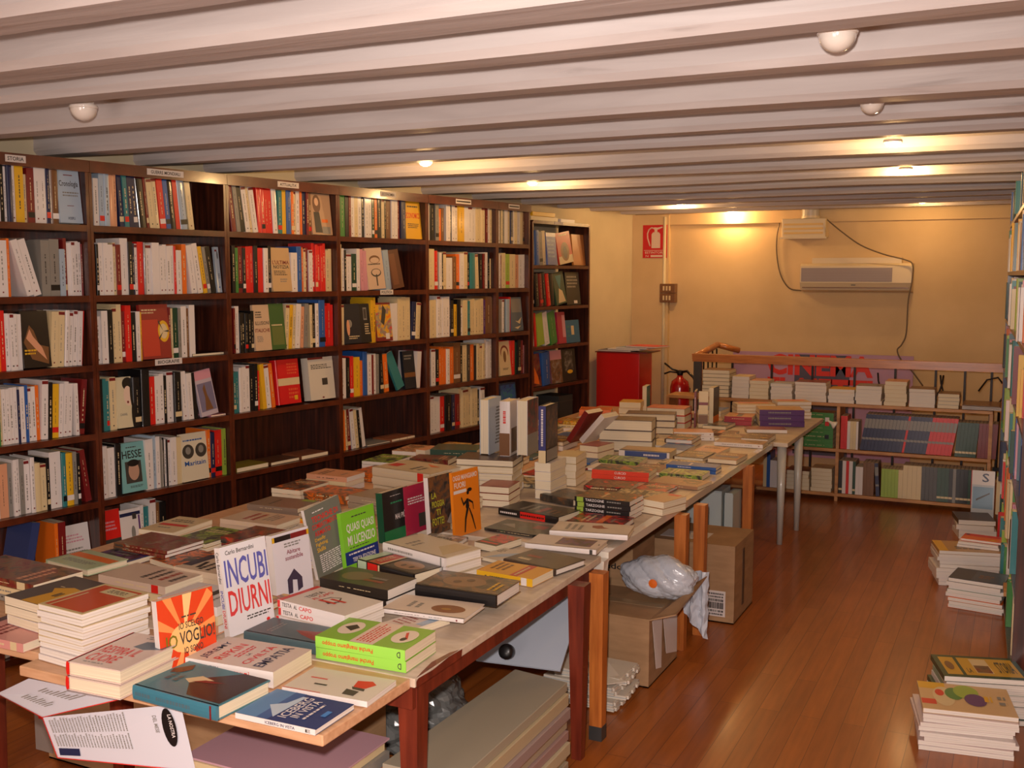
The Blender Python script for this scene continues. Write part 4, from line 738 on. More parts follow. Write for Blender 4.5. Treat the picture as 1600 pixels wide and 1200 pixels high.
V = [
 ((368, 1113), (493, 1140), .135, 1, .013, 1, 'iceberg', 'at the very front corner of the nearest table', dict(pages='w', spine='w', stext=[('ICEBERG IN VISTA', .25, .62, 'n'), ('E', .06, .12, 'd')])),
 ((210, 1069), (340, 1103), .155, 1, .034, 1, 'teal', 'at the front edge of the nearest table', dict(hard=True, spine=(.22, .45, .52), stext=[('~', .78, .96, 'z'), ('~', .3, .7, 'z'), ('#', .05, .07, 'm')])),
 ((441, 1073), (574, 1096), .125, 1, .014, 1, 'fist', 'behind the iceberg book', dict(pages='w', spine='w')),
 ((493, 993), (633, 1016), .145, 2, .029, 1, 'perche', 'at the right edge of the nearest table', dict(spine=(.58, .82, .30), stext=[('Perché mangiamo troppo', .35, .92, 'r'), ('D', .05, .09, 'd')], sflip=True)),
 ((290, 1027), (427, 1050), .15, 1, .04, 1, 'rifkin', 'between the teal hardback and the green pair', dict(spine='w', stext=[('JEREMY RIFKIN', .62, .93, 'n'), ('CIVILTÀ', .25, .45, 'r')])),
 ((383, 985), (500, 1006), .11, 1, .03, 1, 'redbird', 'behind the navy and red titled book', dict(hard=True)),
 ((434, 936), (539, 962), .14, 3, .022, 1, 'testa', 'beside the tall violet-lettered book', dict(pages='w', spine='w', stext=[('TESTA', .78, .93, 'd'), ('AL', .70, .75, 'd'), ('CAPO', .48, .67, 'r'), ('#', .96, 1, 'r')])),
 ((106, 1033), (188, 1048), .20, 2, .034, 0, 'cuore', 'at the front left of the nearest table', dict(hard=True, spine='r')),
 ((60, 943), (128, 960), .185, 9, .0155, 0, 'orangeclass', 'topping the tall white pile at the near left', dict(pages='w', low=['w', 'c', 'w', 'c', 'c', 'w', 'w', 'w'])),
 ((7, 930), (72, 948), .20, 3, .026, 0, 'greyyellow', 'left of the cream-bordered orange one', dict(zb=TZ + .0275, low=['c', 'w', 'c'])),
 ((-60, 985), (36, 1006), .14, 1, .024, 1, 'pinkbook', 'overhanging at the far left edge', dict(zb=TZ + .002)),
 ((-70, 886), (52, 914), .155, 3, .024, 1, 'redface', 'near the blue folder', dict(low=['c', 'e'])),
 ((73, 874), (136, 890), .14, 1, .022, 0, 'mint', 'just in front of the sheet-covered booklet', dict(hard=True, zb=TZ + .0225)),
 ((154, 897), (258, 917), .14, 2, .026, 1, 'tender', 'behind the starburst cover', dict(low=['c'])),
 ((138, 868), (196, 879), .17, 1, .018, 0, 'purpleart', 'right of the mint hardback', {}),
 ((178, 847), (261, 861), .155, 2, .012, 1, 'brownart', 'nearest the ATTUALITA bookcase end', dict(zb=TZ + .0225, pages='w')),
 ((234, 872), (272, 884), .16, 1, .02, 0, 'giraffe', 'between the purple book and the black script one', {}),
 ((273, 885), (345, 898), .145, 3, .02, 1, 'script', 'behind the violet-lettered book', {}),
 ((345, 838), (425, 850), .17, 2, .022, 1, 'rubens', 'behind the tall violet-lettered book by the bookcase', {}),
 ((344, 810), (432, 821), .15, 2, .02, 1, 'venerdi', 'next to the baroque painting book', {}),
 ((386, 787), (465, 795), .15, 2, .019, 1, 'greycurl', 'behind the red-lettered curling cover', {}),
 ((474, 768), (540, 776), .16, 2, .018, 1, 'brownflat', 'left of the taupe pile', {}),
 ((583, 729), (672, 741), .20, 3, .04, 1, 'cucina', 'topping the pile behind the magenta book', dict(hard=True)),
 ((545, 773), (612, 783), .16, 2, .03, 1, 'greycream', 'in front of the big cream pile', {}),
 ((548, 736), (590, 741), .18, 2, .02, 1, 'brownflat', 'left of the big cream pile', {}),
 ((712, 716), (802, 720), .165, 5, .031, 3, 'darktop', 'carrying the upright books', dict(hard=True, low=['c', 'w', 'c', 'w'])),
 ((749, 759), (795, 762), .14, 3, .028, 0, 'rosso', 'in the pile behind the orange dancer cover', {}),
 ((780, 793), (872, 808), .15, 1, .028, 1, 'nostro', 'left of the four black spines', dict(hard=True, spine='k', stext=[('~', .68, .95, 'w'), ('#', .2, .62, 'r'), ('~', .22, .60, 'k')])),
 ((757, 824), (852, 838), .15, 1, .012, 1, 'darkgreen', 'under the red-lettered black hardback', {}),
 ((898, 775), (984, 784), .14, 4, .020, 1, 'tarogne', 'topping four copies with lime marks', dict(spine='k', pages='w', stext=[('TARZOGNE', .46, .80, 'w'), ('#', .84, .96, 'l'), ('~', .16, .38, 'e')])),
 ((845, 771), (895, 781), .15, 1, .03, 1, 'nostro2', 'just left of the four lime-marked spines', dict(hard=True)),
 ((859, 828), (981, 836), .14, 1, .02, 1, 'crab', 'in front of the four lime-marked spines', dict(zb=TZ + .0155, hard=True, spine='w')),
 ((821, 848), (932, 859), .13, 1, .018, 1, 'whiteart', 'at the corner of the film-wrapped table', dict(zb=TZ + .0155, hard=True, spine='w', stext=[('#', .05, .09, 'd')])),
 ((925, 733), (1014, 739), .15, 2, .022, 1, 'curcio', 'in the middle of the film-wrapped table', dict(spine=(.85, .22, .10), low=['r'], stext=[('CURCIO', .4, .6, 'w')])),
 ((912, 758), (985, 763), .15, 1, .02, 1, 'reddark', 'behind the four lime-marked spines', {}),
 ((967, 703), (1046, 708), .15, 1, .036, 1, 'bluespine', 'behind the bright red spine', dict(spine='w', stext=[('#', .05, .88, (.2, .28, .5)), ('~', .2, .5, 'w')])),
 ((1041, 725), (1119, 731), .10, 2, .016, 1, 'bluebook', 'at the table edge', dict(spine='b', stext=[('~', .5, .75, 'w')])),
 ((1014, 752), (1090, 761), .15, 1, .016, 1, 'corner', 'at the table edge in front of the blue pair', {}),
 ((1003, 779), (1037, 785), .15, 2, .028, 0, 'redback', 'right of the four lime-marked spines', {}),
 ((936, 655), (1019, 658), .16, 3, .058, 3, 'darktop', 'topping the three thick hardbacks', dict(hard=True)),
 ((978, 646), (1055, 648), .15, 3, .040, 3, 'greytop', 'topping the pile behind the three thick hardbacks', dict(hard=True)),
 ((1010, 636), (1070, 639), .16, 3, .045, 3, 'orangetop', 'topping the pile left of the upright maroon book', dict(hard=True, low=['r', 'r'])),
 ((1053, 675), (1115, 676), .14, 2, .024, 1, 'twospine', 'in front of the upright maroon book', dict(spine='w')),
 ((1187, 640), (1257, 641), .20, 3, .036, 1, 'purple', 'at the far table end', dict(spine=(.30, .12, .38), low=[(.30, .12, .38)], stext=[('~', .3, .8, 'e')])),
 ((1132, 650), (1175, 652), .18, 2, .028, 1, 'redspine', 'left of the purple pile', dict(spine=(.62, .08, .12))),
 ((1152, 632), (1212, 632), .14, 5, .022, 3, 'pale', 'behind the crimson-spined pair', {}),
 ((1215, 628), (1268, 628), .14, 5, .023, 3, 'pale', 'behind the purple pile', dict(pages='w')),
 ((1116, 690), (1192, 695), .13, 1, .022, 1, 'corner', 'at the far edge, dark panel facing up', dict(spine='w')),
 ((1167, 671), (1230, 672), .14, 1, .02, 1, 'rosso', 'near the purple pile at the table edge', dict(spine='w')),
 # around the portrait books
 ((600, 847), (696, 872), .15, 3, .030, 1, 'creamswirl', 'on the tall white-spined pile', dict(hard=True, pages='w', spine='w', stext=[('#', .04, .06, 'e'), ('~', .5, .9, 'e')])),
 ((560, 873), (647, 897), .105, 2, .033, 1, 'face2', 'in front of the white-spined pile', dict(hard=True, spine='k', stext=[('#', .82, .98, 'q'), ('#', .62, .80, 'r'), ('#', .58, .61, 'c')])),
 ((500, 902), (606, 922), .13, 2, .030, 1, 'face3', 'behind the pointing hand book', dict(pages='w')),
 ((650, 912), (776, 930), .15, 1, .036, 1, 'bigface', 'near the right edge of the near table', dict(hard=True, spine='k', pages='w', zb=TZ + .026)),
 ((596, 950), (725, 967), .13, 1, .012, 1, 'applebook', 'just behind the bright green pair', dict(hard=True, spine='w', pages='w', zb=TZ + .026)),
 ((745, 890), (832, 905), .122, 1, .026, 1, 'yellowred', 'at the right edge behind the large portrait', dict(spine='y')),
 ((788, 872), (868, 890), .15, 1, .022, 1, 'darkgrey', 'at the table edge behind the amber one', dict(hard=True, pages='w')),
 ((742, 846), (775, 853), .13, 1, .026, 0, 'redshoe', 'right of the white-spined pile', dict(spine='w')),
 ((745, 868), (778, 876), .13, 1, .012, 0, 'scribble', 'in front of the small red-photo book', {}),
 ((600, 972), (640, 985), .14, 1, .021, 0, 'lines', 'under the apple book', {}),
]
for a_ in V:
    P0, P1, d, n, t_, o, des, near, kw = a_; stack(P0, P1, d, n, t_, o, des, near, **kw)
# ---------------------------------------------------------------- upright books on the tables
Z0 = TZ + .003
stand((254, 1058), (345, 1026), .185, .018, 'voglio', 'standing behind the thick teal hardback', tilt=5, wid=.165)
stand((360, 998), (430, 972), .245, .020, 'incubi', 'standing on the nearest table', tilt=8, wid=.165, stext=[('Carlo Bernardini', .6, .95, 'd'), ('DIURNI', .1, .3, 'r'), ('INCUBI', .32, .52, 'u')])
stand((434, 942), (493, 921), .20, .024, 'abitare', 'standing behind the pointing hand pile', tilt=6, wid=.155)
stand((498, 907), (541, 893), .235, .012, 'combat', 'standing tilted behind the small house book', tilt=6, roll=9, wid=.16)
stand((543, 897), (600, 877), .20, .016, 'licenzio', 'standing beside the grey-green leaning one', tilt=6, roll=2, wid=.165)
stand((602, 850), (648, 833), .185, .028, 'maipiu', 'standing behind the white-spined pile', tilt=4, wid=.16)
stand((636, 838), (676, 824), .185, .016, 'magenta', 'standing half behind the black and green one', tilt=4, wid=.18)
stand((674, 838), (715, 824), .22, .020, 'pioggia', 'standing behind the white-spined pile', tilt=4, wid=.155)
stand((712, 841), (753, 827), .245, .012, 'fuori', 'standing right of the dark photo book', tilt=4, wid=.165)
def upright(B, z, heading, W, H, T, cover, label, fore=False, els=(), stext=None, spine=None, hard=True, tilt=0, roll=0, pages='c', wband=None, name='upright_hardback'):
    """B: seen foot of the vertical edge that faces the aisle; heading: direction from spine to fore-edge, degrees from the room axis"""
    A = P(*B, z); h = math.radians(heading); a = Vector((-math.sin(h), math.cos(h), 0)); Yv = Vector((0, 0, 1))
    X = -a if fore else a
    if tilt: R = Matrix.Rotation(math.radians(tilt), 3, a); Yv = R @ Yv
    Zv = X.cross(Yv); O = A.copy()
    if fore: O = A + a * W
    if fore and els: Yv = -Yv; Zv = X.cross(Yv); O = A + a * W - Zv * T; z = z + H
    O.z = z + (.0 if not tilt else abs(math.sin(math.radians(tilt))) * T)
    return add_book(frame(O, X, Yv, Zv), W, H, T, cover, hard, pages, name, label, None, els=els, stext=stext, spine=spine, plain=stext is None)
ZP = .7825
upright((764, 711), ZP, 6, .155, .255, .045, 's', 'pale jacketed hardback, fore-edge forward, first of the four upright on a pile', fore=True, els=[('r', (.72, .76, .80), 0, 0, 1, 1), ('l', 'd', .1, .15, .5, .85, 12)])
upright((781, 712), ZP, 9, .15, .25, .050, 'w', 'upright hardback with white and brown spine, second of the four on a pile', stext=[('#', .01, .42, 'B'), ('~', .6, .8, 'r')], els=[('r', '@dB', .1, .05, .95, .5)])
upright((824, 713), ZP, 6, .15, .255, .050, 'w', 'hardback with fore-edge forward and dark painting, third of the four on a pile', fore=True, els=[('r', '@kdmB', 0, .0, 1, .62), ('r', 'e', 0, .62, 1, 1)])
upright((842, 723), .7865, 5, .155, .25, .034, 'k', 'upright hardback with violet spine and pale title, last of the four on a pile', stext=[('#', .22, 1, (.20, .20, .42)), ('#', 0, .22, 'c'), ('~', .30, .93, 'w')], els=[('r', '@kdB', .02, .25, .98, .98), ('r', 'e', .02, .02, .98, .22)])
z_ = TZ + .003
upright((1084, 668), z_, 12, .15, .235, .012, 'm', 'slim maroon book standing upright at the far tables', hard=False, name='upright_paperback', stext=[('~', .4, .8, 'w')])
upright((1091, 668), z_, 14, .02, .235, .06, 'c', 'cream book with small picture standing beside the maroon one', hard=False, name='upright_paperback', stext=[('#', .1, .35, 'B'), ('#', .62, .70, 'm'), ('#', .36, .37, 'd')])
upright((1114, 666), z_, 2, .16, .25, .03, 'c', 'dark-covered book standing fore-edge forward by the cream one', fore=True, els=[('r', 'k', 0, 0, 1, .75), ('r', 'o', 0, .75, 1, 1)], hard=False, name='upright_paperback')
upright((1010, 648), TZ + .003, 8, .14, .20, .03, 'c', 'small upright book with teal side near the extinguisher', fore=True, els=[('r', 't', 0, 0, 1, 1)], hard=False, name='upright_paperback')
# two books slumped against each other, and the big dark pile in mid table
for k, (px, py, sgn, c_) in enumerate([(885, 690, 1, 'm'), (905, 690, 1, 'w')]):
    A = P(px, py, TZ + .06); th = math.radians(35 + 8 * k)
    X = Vector((.2, .98, 0)).normalized(); lf = Vector((-X.y, X.x, 0)); Yv = (Vector((0, 0, 1)) * math.cos(th) - lf * math.sin(th)).normalized()
    add_book(frame(A + Vector((0, 0, .012)), X, Yv, X.cross(Yv)), .15, .21, .03, c_, False, 'c', 'slumped_book', ['dark red book slumped to the right behind the upright four', 'pale book leaning over the dark red slumped one'][k], None, plain=True)
V2 = [((836, 722), (860, 724), .16, 4, .0397, 0, 'w', 'right of the pile carrying the upright books', {}),
 ((866, 712), (900, 714), .16, 4, .034, 0, 'c', 'second pale pile right of the upright books', {}),
 ((906, 695), (934, 698), .16, 2, .034, 0, 'rosso', 'on the pale piles behind the bright red spine', {}),
 ((905, 640), (955, 641), .16, 2, .03, 1, 'o', 'topping the pile below the red bin', {}),
 ((968, 628), (1001, 629), .16, 3, .04, 0, 'y', 'near the extinguisher', dict(low=['c', 'c'])),
 ((640, 716), (700, 719), .12, 3, .026, 1, 'redface', 'just before the pile with upright books', {}),
 ((672, 702), (745, 704), .17, 3, .035, 1, 'G', 'topping the pile behind the upright books', {}),
 ((650, 702), (664, 703.5), .12, 3, .030, 0, 'a', 'on the small pile by the ECONOMIA bookcase', {})]
for a_ in V2:
    P0, P1, d, n, t_, o, des, near, kw = a_; stack(P0, P1, d, n, t_, o, des, near, **kw)
# ---------------------------------------------------------------- loose covers filling the table tops
frr = random.Random(77)
PAL = [('@dBmB', 'brown-maroon picture'), ('@kdBo', 'dark amber picture'), ('@caBc', 'tan picture'), ('w', 'plain white'), ('c', 'plain cream'), ('@oyBo', 'orange picture'), ('@nkzd', 'dark blue picture'), ('@mrkm', 'deep red picture'), ('@cwec', 'pale picture'),
       ('@GdlG', 'dark green picture'), ('a', 'plain salmon'), ('@Bcde', 'sepia picture'), ('z', 'plain slate'), ('@ykBd', 'yellow-black picture'), ('b', 'plain blue')]
used = {}
STANDS = [Vector(v) for v in [(-1.85, 1.95), (-1.88, 2.24), (-1.97, 2.55), (-2.0, 2.77), (-1.92, 2.86), (-2.03, 3.25), (-2.0, 3.3), (-1.97, 3.45), (-1.86, 3.45), (-2.3, 5.0), (-2.25, 5.2), (-1.85, 6.3), (-1.8, 6.5)]]
def fill(x0, x1, y0, y1, zt, nmax, tall):
    y = y0
    while y < y1:
        x = x0
        while x < x1:
            Wd = frr.uniform(.145, .165); Ln = frr.uniform(.205, .235); o = 1 if frr.random() < .6 else 0
            Lx, Ly = (Ln, Wd) if o == 1 else (Wd, Ln)
            ok = False
            for _ in range(10):
                cx = x + frr.uniform(0, .04); cy = y + frr.uniform(0, .05); a = frr.uniform(-.08, .08)
                X = Vector((math.cos(a), math.sin(a), 0)); Y = Vector((-X.y, X.x, 0)); A = Vector((cx, cy, zt))
                if cx + Lx > x1 + .02 or cy + Ly > y1 + .05: continue
                c = corners(A, X, Y, Lx, Ly)
                if any(hits(c, f[0], .003) for f in FOOT): continue
                mid = (c[0] + c[2]) / 2
                if any((mid - s_).length < .16 for s_ in STANDS): continue
                ok = True; break
            if ok:
                n = frr.choice([1, 1, 2, 2, 3]) if tall else frr.choice([1, 1, 2]); n = min(n, nmax); t_ = frr.uniform(.012, .026)
                ref = min(FOOT[:NSPEC], key=lambda f: (((f[0][0] + f[0][2]) / 2) - mid).length)
                dv = mid - (ref[0][0] + ref[0][2]) / 2
                side = ('behind' if dv.y > 0 else 'before') if abs(dv.y) > abs(dv.x) else ('right of' if dv.x > 0 else 'left of')
                rn = REF.get(ref[3], ref[3])
                pal = None
                for _ in range(40):
                    cand = frr.choice(PAL)
                    if (cand[1], side, rn) not in used: pal = cand; break
                if pal is None: x += .06; continue
                used[(pal[1], side, rn)] = 1
                z = zt; bz = Vector((0, 0, 1))
                for k in range(n):
                    O = A.copy(); O.z = z; j = frr.uniform(-.003, .003)
                    if o == 1: O2, bx, by, W, H = O + X * (Lx + j), Y, -X, Ly, Lx
                    else: O2, bx, by, W, H = O + Y * j, X, Y, Lx, Ly
                    top = k == n - 1; col = pal[0] if top else frr.choice('wcwca')
                    els = [('l', 'c' if pal[0][0] == '@' and pal[0] not in ('@caBc', '@cwec') else 'd', .15, .62, .85, .82, 2), ('l', 'e', .25, .2, .75, .3, 1)] if top else ()
                    if top and frr.random() < .4: els.append(('r', frr.choice('rodbyc'), .1, .38, .9, .5))
                    lab = f'{pal[1]} book lying {side} the {rn}' if top else f'{ORD[n - 1 - k]} book down under {pal[1]} one, {side} {rn}'
                    add_book(frame(O2, bx, by, bz), W, H, t_ - .0004, col, frr.random() < .25, 'w' if frr.random() < .3 else 'c', None, lab, None if top else 'lower books in the table piles', els=els, plain=frr.random() < .5, rr=SPINE_RR)
                    z += t_
                FOOT.append((c, zt, z, 'fill'))
            x += .05
        y += .045
REF = {}
for f in FOOT: REF[f[3]] = None
for (P0, P1, d, n, t_, o, des, near, kw) in V + V2:
    ph = (D[des][1] if des in D else CNAME.get(des, '') + ' pile'); ph = ' '.join(w_ for w_ in ph.split() if w_ not in ('a', 'an', 'the'))
    REF[near] = ' '.join(ph.split()[:6]).rstrip(',').removesuffix(' and').removesuffix(' with')
NSPEC = len(FOOT)
fill(-2.19, -1.33, 2.16, 3.40, TZ + .003, 3, True)
fill(-2.2, -1.33, 3.46, 7.36, TZ + .0035, 2, False)
fill(-2.96, -2.27, 2.45, 5.3, TZ + .003, 3, True)
fill(-2.82, -2.27, 5.33, 6.95, TZ + .003, 3, True)
# ---------------------------------------------------------------- under the tables
def board(name, pts, z0, z1, mat, label, cat, group=None):
    m = MB(); n = len(pts); lo_ = [(p.x, p.y, z0) for p in pts]; hi_ = [(p.x, p.y, z1) for p in pts]
    m.add(lo_ + hi_, [tuple(reversed(range(n))), tuple(range(n, 2 * n))] + [(i, (i + 1) % n, n + (i + 1) % n, n + i) for i in range(n)], mat)
    return tag(bevel(m.build(name), .002), label, cat, group)
zz = .012
bcol = [(.62, .58, .50), (.70, .63, .50), (.60, .52, .50), (.66, .60, .50), (.62, .50, .48), (.72, .66, .54), (.68, .60, .46), (.63, .57, .48)]
hts = [.035, .03, .04, .03, .045, .035, .04, .03]
for k in range(8):
    j = .012 * math.sin(k * 2.1); w_ = 1.24 + j
    pts = [Vector((-1.50 + j, 2.265 + abs(j))), Vector((-w_ - .01, 2.265 + abs(j))), Vector((-w_ - .015, 3.00 + j)), Vector((-1.475 + j, 3.03 + j))]
    pts = [Vector((p.x, p.y, 0)) for p in pts]
    board('flat_carton', pts, zz, zz + hts[k], flat('carton_%d' % k, bcol[7 - k], .5, coat=.1), ('topmost' if k == 7 else ORD[7 - k] + ' from the top') + ' of the large flat beige cartons under the near table', 'carton', 'flat beige cartons under the near table'); zz += hts[k] + .0012
ztop = zz
m = MB(); m.box(0, .30, 0, .42, 0, .006, flat('pale_grey_card', (.66, .69, .74), .45)); o = m.build('grey_card', None, frame((-1.62, 3.06, .30), (.98, .12, 0), (-.12 * .86, .98 * .86, .5), Vector((.98, .12, 0)).cross(Vector((-.12 * .86, .98 * .86, .5))).normalized())); tag(o, 'large pale blue-grey card sheet sloping behind the flat cartons', 'card sheet')
p = PY(827, 988, 3.1); m = MB(); m.lathe([(.0, -.022), (.016, -.022), (.024, -.015), (.026, 0), (.024, .015), (.016, .022), (0, .022)], cm('k'), 20, Matrix.Translation((-1.50, 3.05, .356)) @ Matrix.Rotation(1.2, 4, 'X')); tag(m.build('tape_roll'), 'small black roll lying at the end of the flat cartons', 'roll')
rr_ = random.Random(4)
m_w = flat('white_card', (.82, .78, .72), .6)
for k in range(7):
    x, y = -1.43 + rr_.uniform(-.02, .02), 3.62 + rr_.uniform(-.015, .015); a = rr_.uniform(-.12, .12)
    M = Matrix.Translation((x, y, .006 + k * .019)) @ Matrix.Rotation(a, 4, 'Z'); m = MB(); m.box(-.13, .15, -.09, .09, 0, .0165, m_w)
    for q in range(3): m.box(.15, .158, -.08 + q * .06, -.05 + q * .06, .002, .0145, m_w)
    m.box(-.132, .151, -.091, .091, .007, .0085, flat('blue_grey_edge', (.55, .62, .66), .6)); tag(m.build('folded_white_box', None, M), ('top' if k == 6 else ORD[6 - k] + ' from the top') + ' of the folded white boxes beside the orange leg', 'folded box', 'folded white boxes beside the orange leg')
m = MB(); m.box(-.10, .16, -.03, .04, 0, .004, m_w); tag(m.build('white_card_strip', None, Matrix.Translation((-1.39, 3.60, .146)) @ Matrix.Rotation(-.8, 4, 'Z') @ Matrix.Rotation(.12, 4, 'Y')), 'loose white card strip lying across the folded white boxes', 'card strip')
TAPE = flat('packing_tape', (.66, .55, .42), .15, 0, .5)
def carton(name, label, x0, x1, y0, y1, h, rot=0, tape=True):
    t = thing(name, label, 'cardboard box', Matrix.Translation((x0, y0, 0)) @ Matrix.Rotation(rot, 4, 'Z')); w, d = x1 - x0, y1 - y0
    m = MB(); th = .005
    m.box(0, w, 0, th, 0.001, h, CARD); m.box(0, w, d - th, d, 0.001, h, CARD); m.box(0, th, th, d - th, 0.001, h, CARD); m.box(w - th, w, th, d - th, 0.001, h, CARD); m.box(0, w, 0, d, 0.001, .006, CARD)
    part('box_body', m, t)
    return t, w, d
t, w_, d_ = carton('cardboard_box', 'open cardboard box with one raised flap, white papers tucked down its side', -1.72, -1.255, 3.80, 4.17, .27)
m = MB(); m.box(0, w_, .0, d_ * .5, .27, .275, CARD); part('closed_flap', m, t)
m = MB(); m.box(0, w_, d_ * .5, d_, .27, .275, CARD); part('closed_flap', m, t)
m = MB(); m.add([(w_, 0, .27), (w_, d_, .27), (w_ + .12, d_ + .01, .36), (w_ + .10, .02, .30), (w_, 0, .275), (w_, d_, .275), (w_ + .12, d_ + .01, .365), (w_ + .10, .02, .305)], [(0, 1, 2, 3), (7, 6, 5, 4), (0, 3, 7, 4), (3, 2, 6, 7), (2, 1, 5, 6), (1, 0, 4, 5)], CARD); part('raised_flap', m, t)
m = MB(); m.box(.1, .22, .05, .25, .2755, .2765, TAPE); m.box(.0, w_, d_ * .5 - .025, d_ * .5 + .025, .2752, .2760, TAPE); part('packing_tape', m, t)
for k, (a, b, c_) in enumerate([(.03, .14, .03), (.16, .34, .05)]):
    m = MB(); m.add([(w_ + .002, a, .26), (w_ + .006, b, .262), (w_ + .012 + c_ * .1, b - .03, .05), (w_ + .010, a + .03, .03 + c_)], [(0, 1, 2, 3)], cm('w')); o = part('tucked_paper', m, t, 'white paper tucked against the box side'); so = o.modifiers.new('s', 'SOLIDIFY'); so.thickness = .001
t, w_, d_ = carton('cardboard_box', 'tall closed cardboard box with a barcode label on its front', -1.62, -1.145, 4.69, 5.06, .36)
m = MB(); m.box(0, w_, 0, d_ * .5 - .001, .36, .366, CARD); part('closed_flap', m, t); m = MB(); m.box(0, w_, d_ * .5, d_, .36, .366, CARD); part('closed_flap', m, t)
m = MB(); m.box(.35, .435, -.002, 0, .03, .15, cm('w')); rb_ = random.Random(2)
for q, (a, b) in enumerate([(.132, .14), (.118, .126), (.10, .112), (.066, .096), (.05, .060), (.036, .044)]):
    x_ = .357
    while x_ < .425: w2 = rb_.uniform(.0015, .006); m.quad([(x_, -.0024, a), (x_ + w2, -.0024, a), (x_ + w2, -.0024, b), (x_, -.0024, b)], cm('k')); x_ += w2 + rb_.uniform(.001, .003)
part('barcode_label', m, t, 'white barcode label')
m = MB(); m.box(.1, .32, .06, .2, .3665, .3675, cm('w')); part('paper_note', m, t)
m = MB(); m.box(w_ - .001, w_ + .001, .15, .19, .05, .32, cm('d')); part('dark_print', m, t)
t, w_, d_ = carton('cardboard_box', 'pale cardboard box lettered ...adon behind the plastic bag', -1.95, -1.50, 4.30, 4.60, .40)
m = MB(); m.box(0, w_, 0, d_, .40, .405, CARD); part('closed_flap', m, t); m = MB(); m.text('gadon', (.30, -.0015, .30), (.13, 0, 0), (0, 0, .035), INK); part('printed_word', m, t)
t, w_, d_ = carton('cardboard_box', 'brown cardboard box under the nearest table end behind the hanging leaflet', -2.86, -1.70, 2.36, 2.62, .44)
m = MB(); m.box(0, w_, 0, d_, .44, .445, CARD); part('closed_flap', m, t)
tx = PY(56, 1150, 2.36).x + 2.86; te = flat('clear_tape', (.55, .50, .47), .15, coat=.5)
m = MB(); m.box(tx, tx + .08, -.002, 0, .02, .43, flat('clear_tape', (.55, .50, .47), .15, coat=.5)); m.text('FAST', (tx + .066, -.0024, .13), (0, 0, .13), (-.048, 0, 0), cm('r')); m.text('BOOK', (tx + .066, -.0024, .265), (0, 0, .13), (-.048, 0, 0), cm('k')); part('printed_tape', m, t, 'printed tape with red and black letters')
# plastic bag
def blob(name, label, cat, c, r, mat, seed, n=28, amp=.22, sq=(1, 1, 1), hf=.4):
    q = random.Random(seed); ph = [(Vector((q.uniform(-1, 1), q.uniform(-1, 1), q.uniform(-1, 1))) * 5, q.uniform(0, 6)) for _ in range(9)]
    vs = []; fs = []
    for i in range(n + 1):
        for j in range(2 * n):
            th = PI * i / n; f = PI * j / n; d = Vector((math.sin(th) * math.cos(f), math.sin(th) * math.sin(f), math.cos(th)))
            k = 1 + amp * (sum(abs(math.sin(a.dot(d) + b)) for a, b in ph[:4]) / 4 + hf * sum(abs(math.sin(2.3 * a.dot(d) + b)) for a, b in ph[4:]) / 5) * 1.2 - amp
            vs.append((c[0] + d.x * r * k * sq[0], c[1] + d.y * r * k * sq[1], c[2] + d.z * r * k * sq[2]))
    for i in range(n):
        for j in range(2 * n): fs.append((i * 2 * n + j, (i + 1) * 2 * n + j, (i + 1) * 2 * n + (j + 1) % (2 * n), i * 2 * n + (j + 1) % (2 * n)))
    m = MB(); m.add(vs, fs, mat); return tag(m.build(name), label, cat)
bagm = flat('milky_plastic', (.74, .76, .80), .22, 0, .6, bump=.6, bs=18)
b_ = blob('plastic_bag', 'crumpled milky plastic bag with an orange dot, on the open cardboard box', 'plastic bag', (PY(1030, 917, 4.06).x, 4.06, .372), .13, bagm, 12, n=44, amp=.30, sq=(1.3, .75, .68), hf=.18)
m = MB(); m.lathe([(.018, 0), (0.0001, .002)], cm('o'), 16, Matrix.Translation(PY(1020, 912, 3.945)) @ Matrix.Rotation(PI / 2, 4, 'X')); o = m.build('orange_dot', b_)
m = MB(); q_ = random.Random(8); vs = []; nn = 10
for i in range(nn + 1):
    for j in range(nn + 1): vs.append((-1.24 + .10 * i / nn + q_.uniform(-.004, .004), 4.215 + .012 * math.sin(i * 1.3) + q_.uniform(-.006, .006), .18 + .19 * j / nn - .05 * (i / nn) * (1 - j / nn) * 2))
m.add(vs, [(i * (nn + 1) + j, (i + 1) * (nn + 1) + j, (i + 1) * (nn + 1) + j + 1, i * (nn + 1) + j + 1) for i in range(nn) for j in range(nn)], bagm); o = m.build('bag_handle', b_); so = o.modifiers.new('s', 'SOLIDIFY'); so.thickness = .002
PANEL = flat('pale_grey_panel', (.66, .70, .70), .45)
for k in range(3):
    m = MB(); m.box(0, .115 if k < 2 else .045, 0, .18, 0, .50 - .02 * k, PANEL); m.box(.002, .112 if k < 2 else .043, -.001, 0, .01, .47, flat('panel_face', (.72, .75, .74), .4))
    tag(bevel(m.build('insulation_sheet', None, Matrix.Translation((-1.62 + k * .125, 5.32 + .02 * k, .002))), .003), ['left', 'middle', 'right narrow'][k] + ' one of the pale grey panels stored upright under the third table', 'panel')
blob('plastic_sheet', 'crumpled grey plastic sheeting lying behind the flat beige cartons', 'plastic sheet', (-1.83, 2.92, .17), .17, flat('grey_plastic', (.42, .42, .41), .25, 0, .4, bump=.5, bs=14), 9, n=36, amp=.4, sq=(1.25, 1.2, .95))
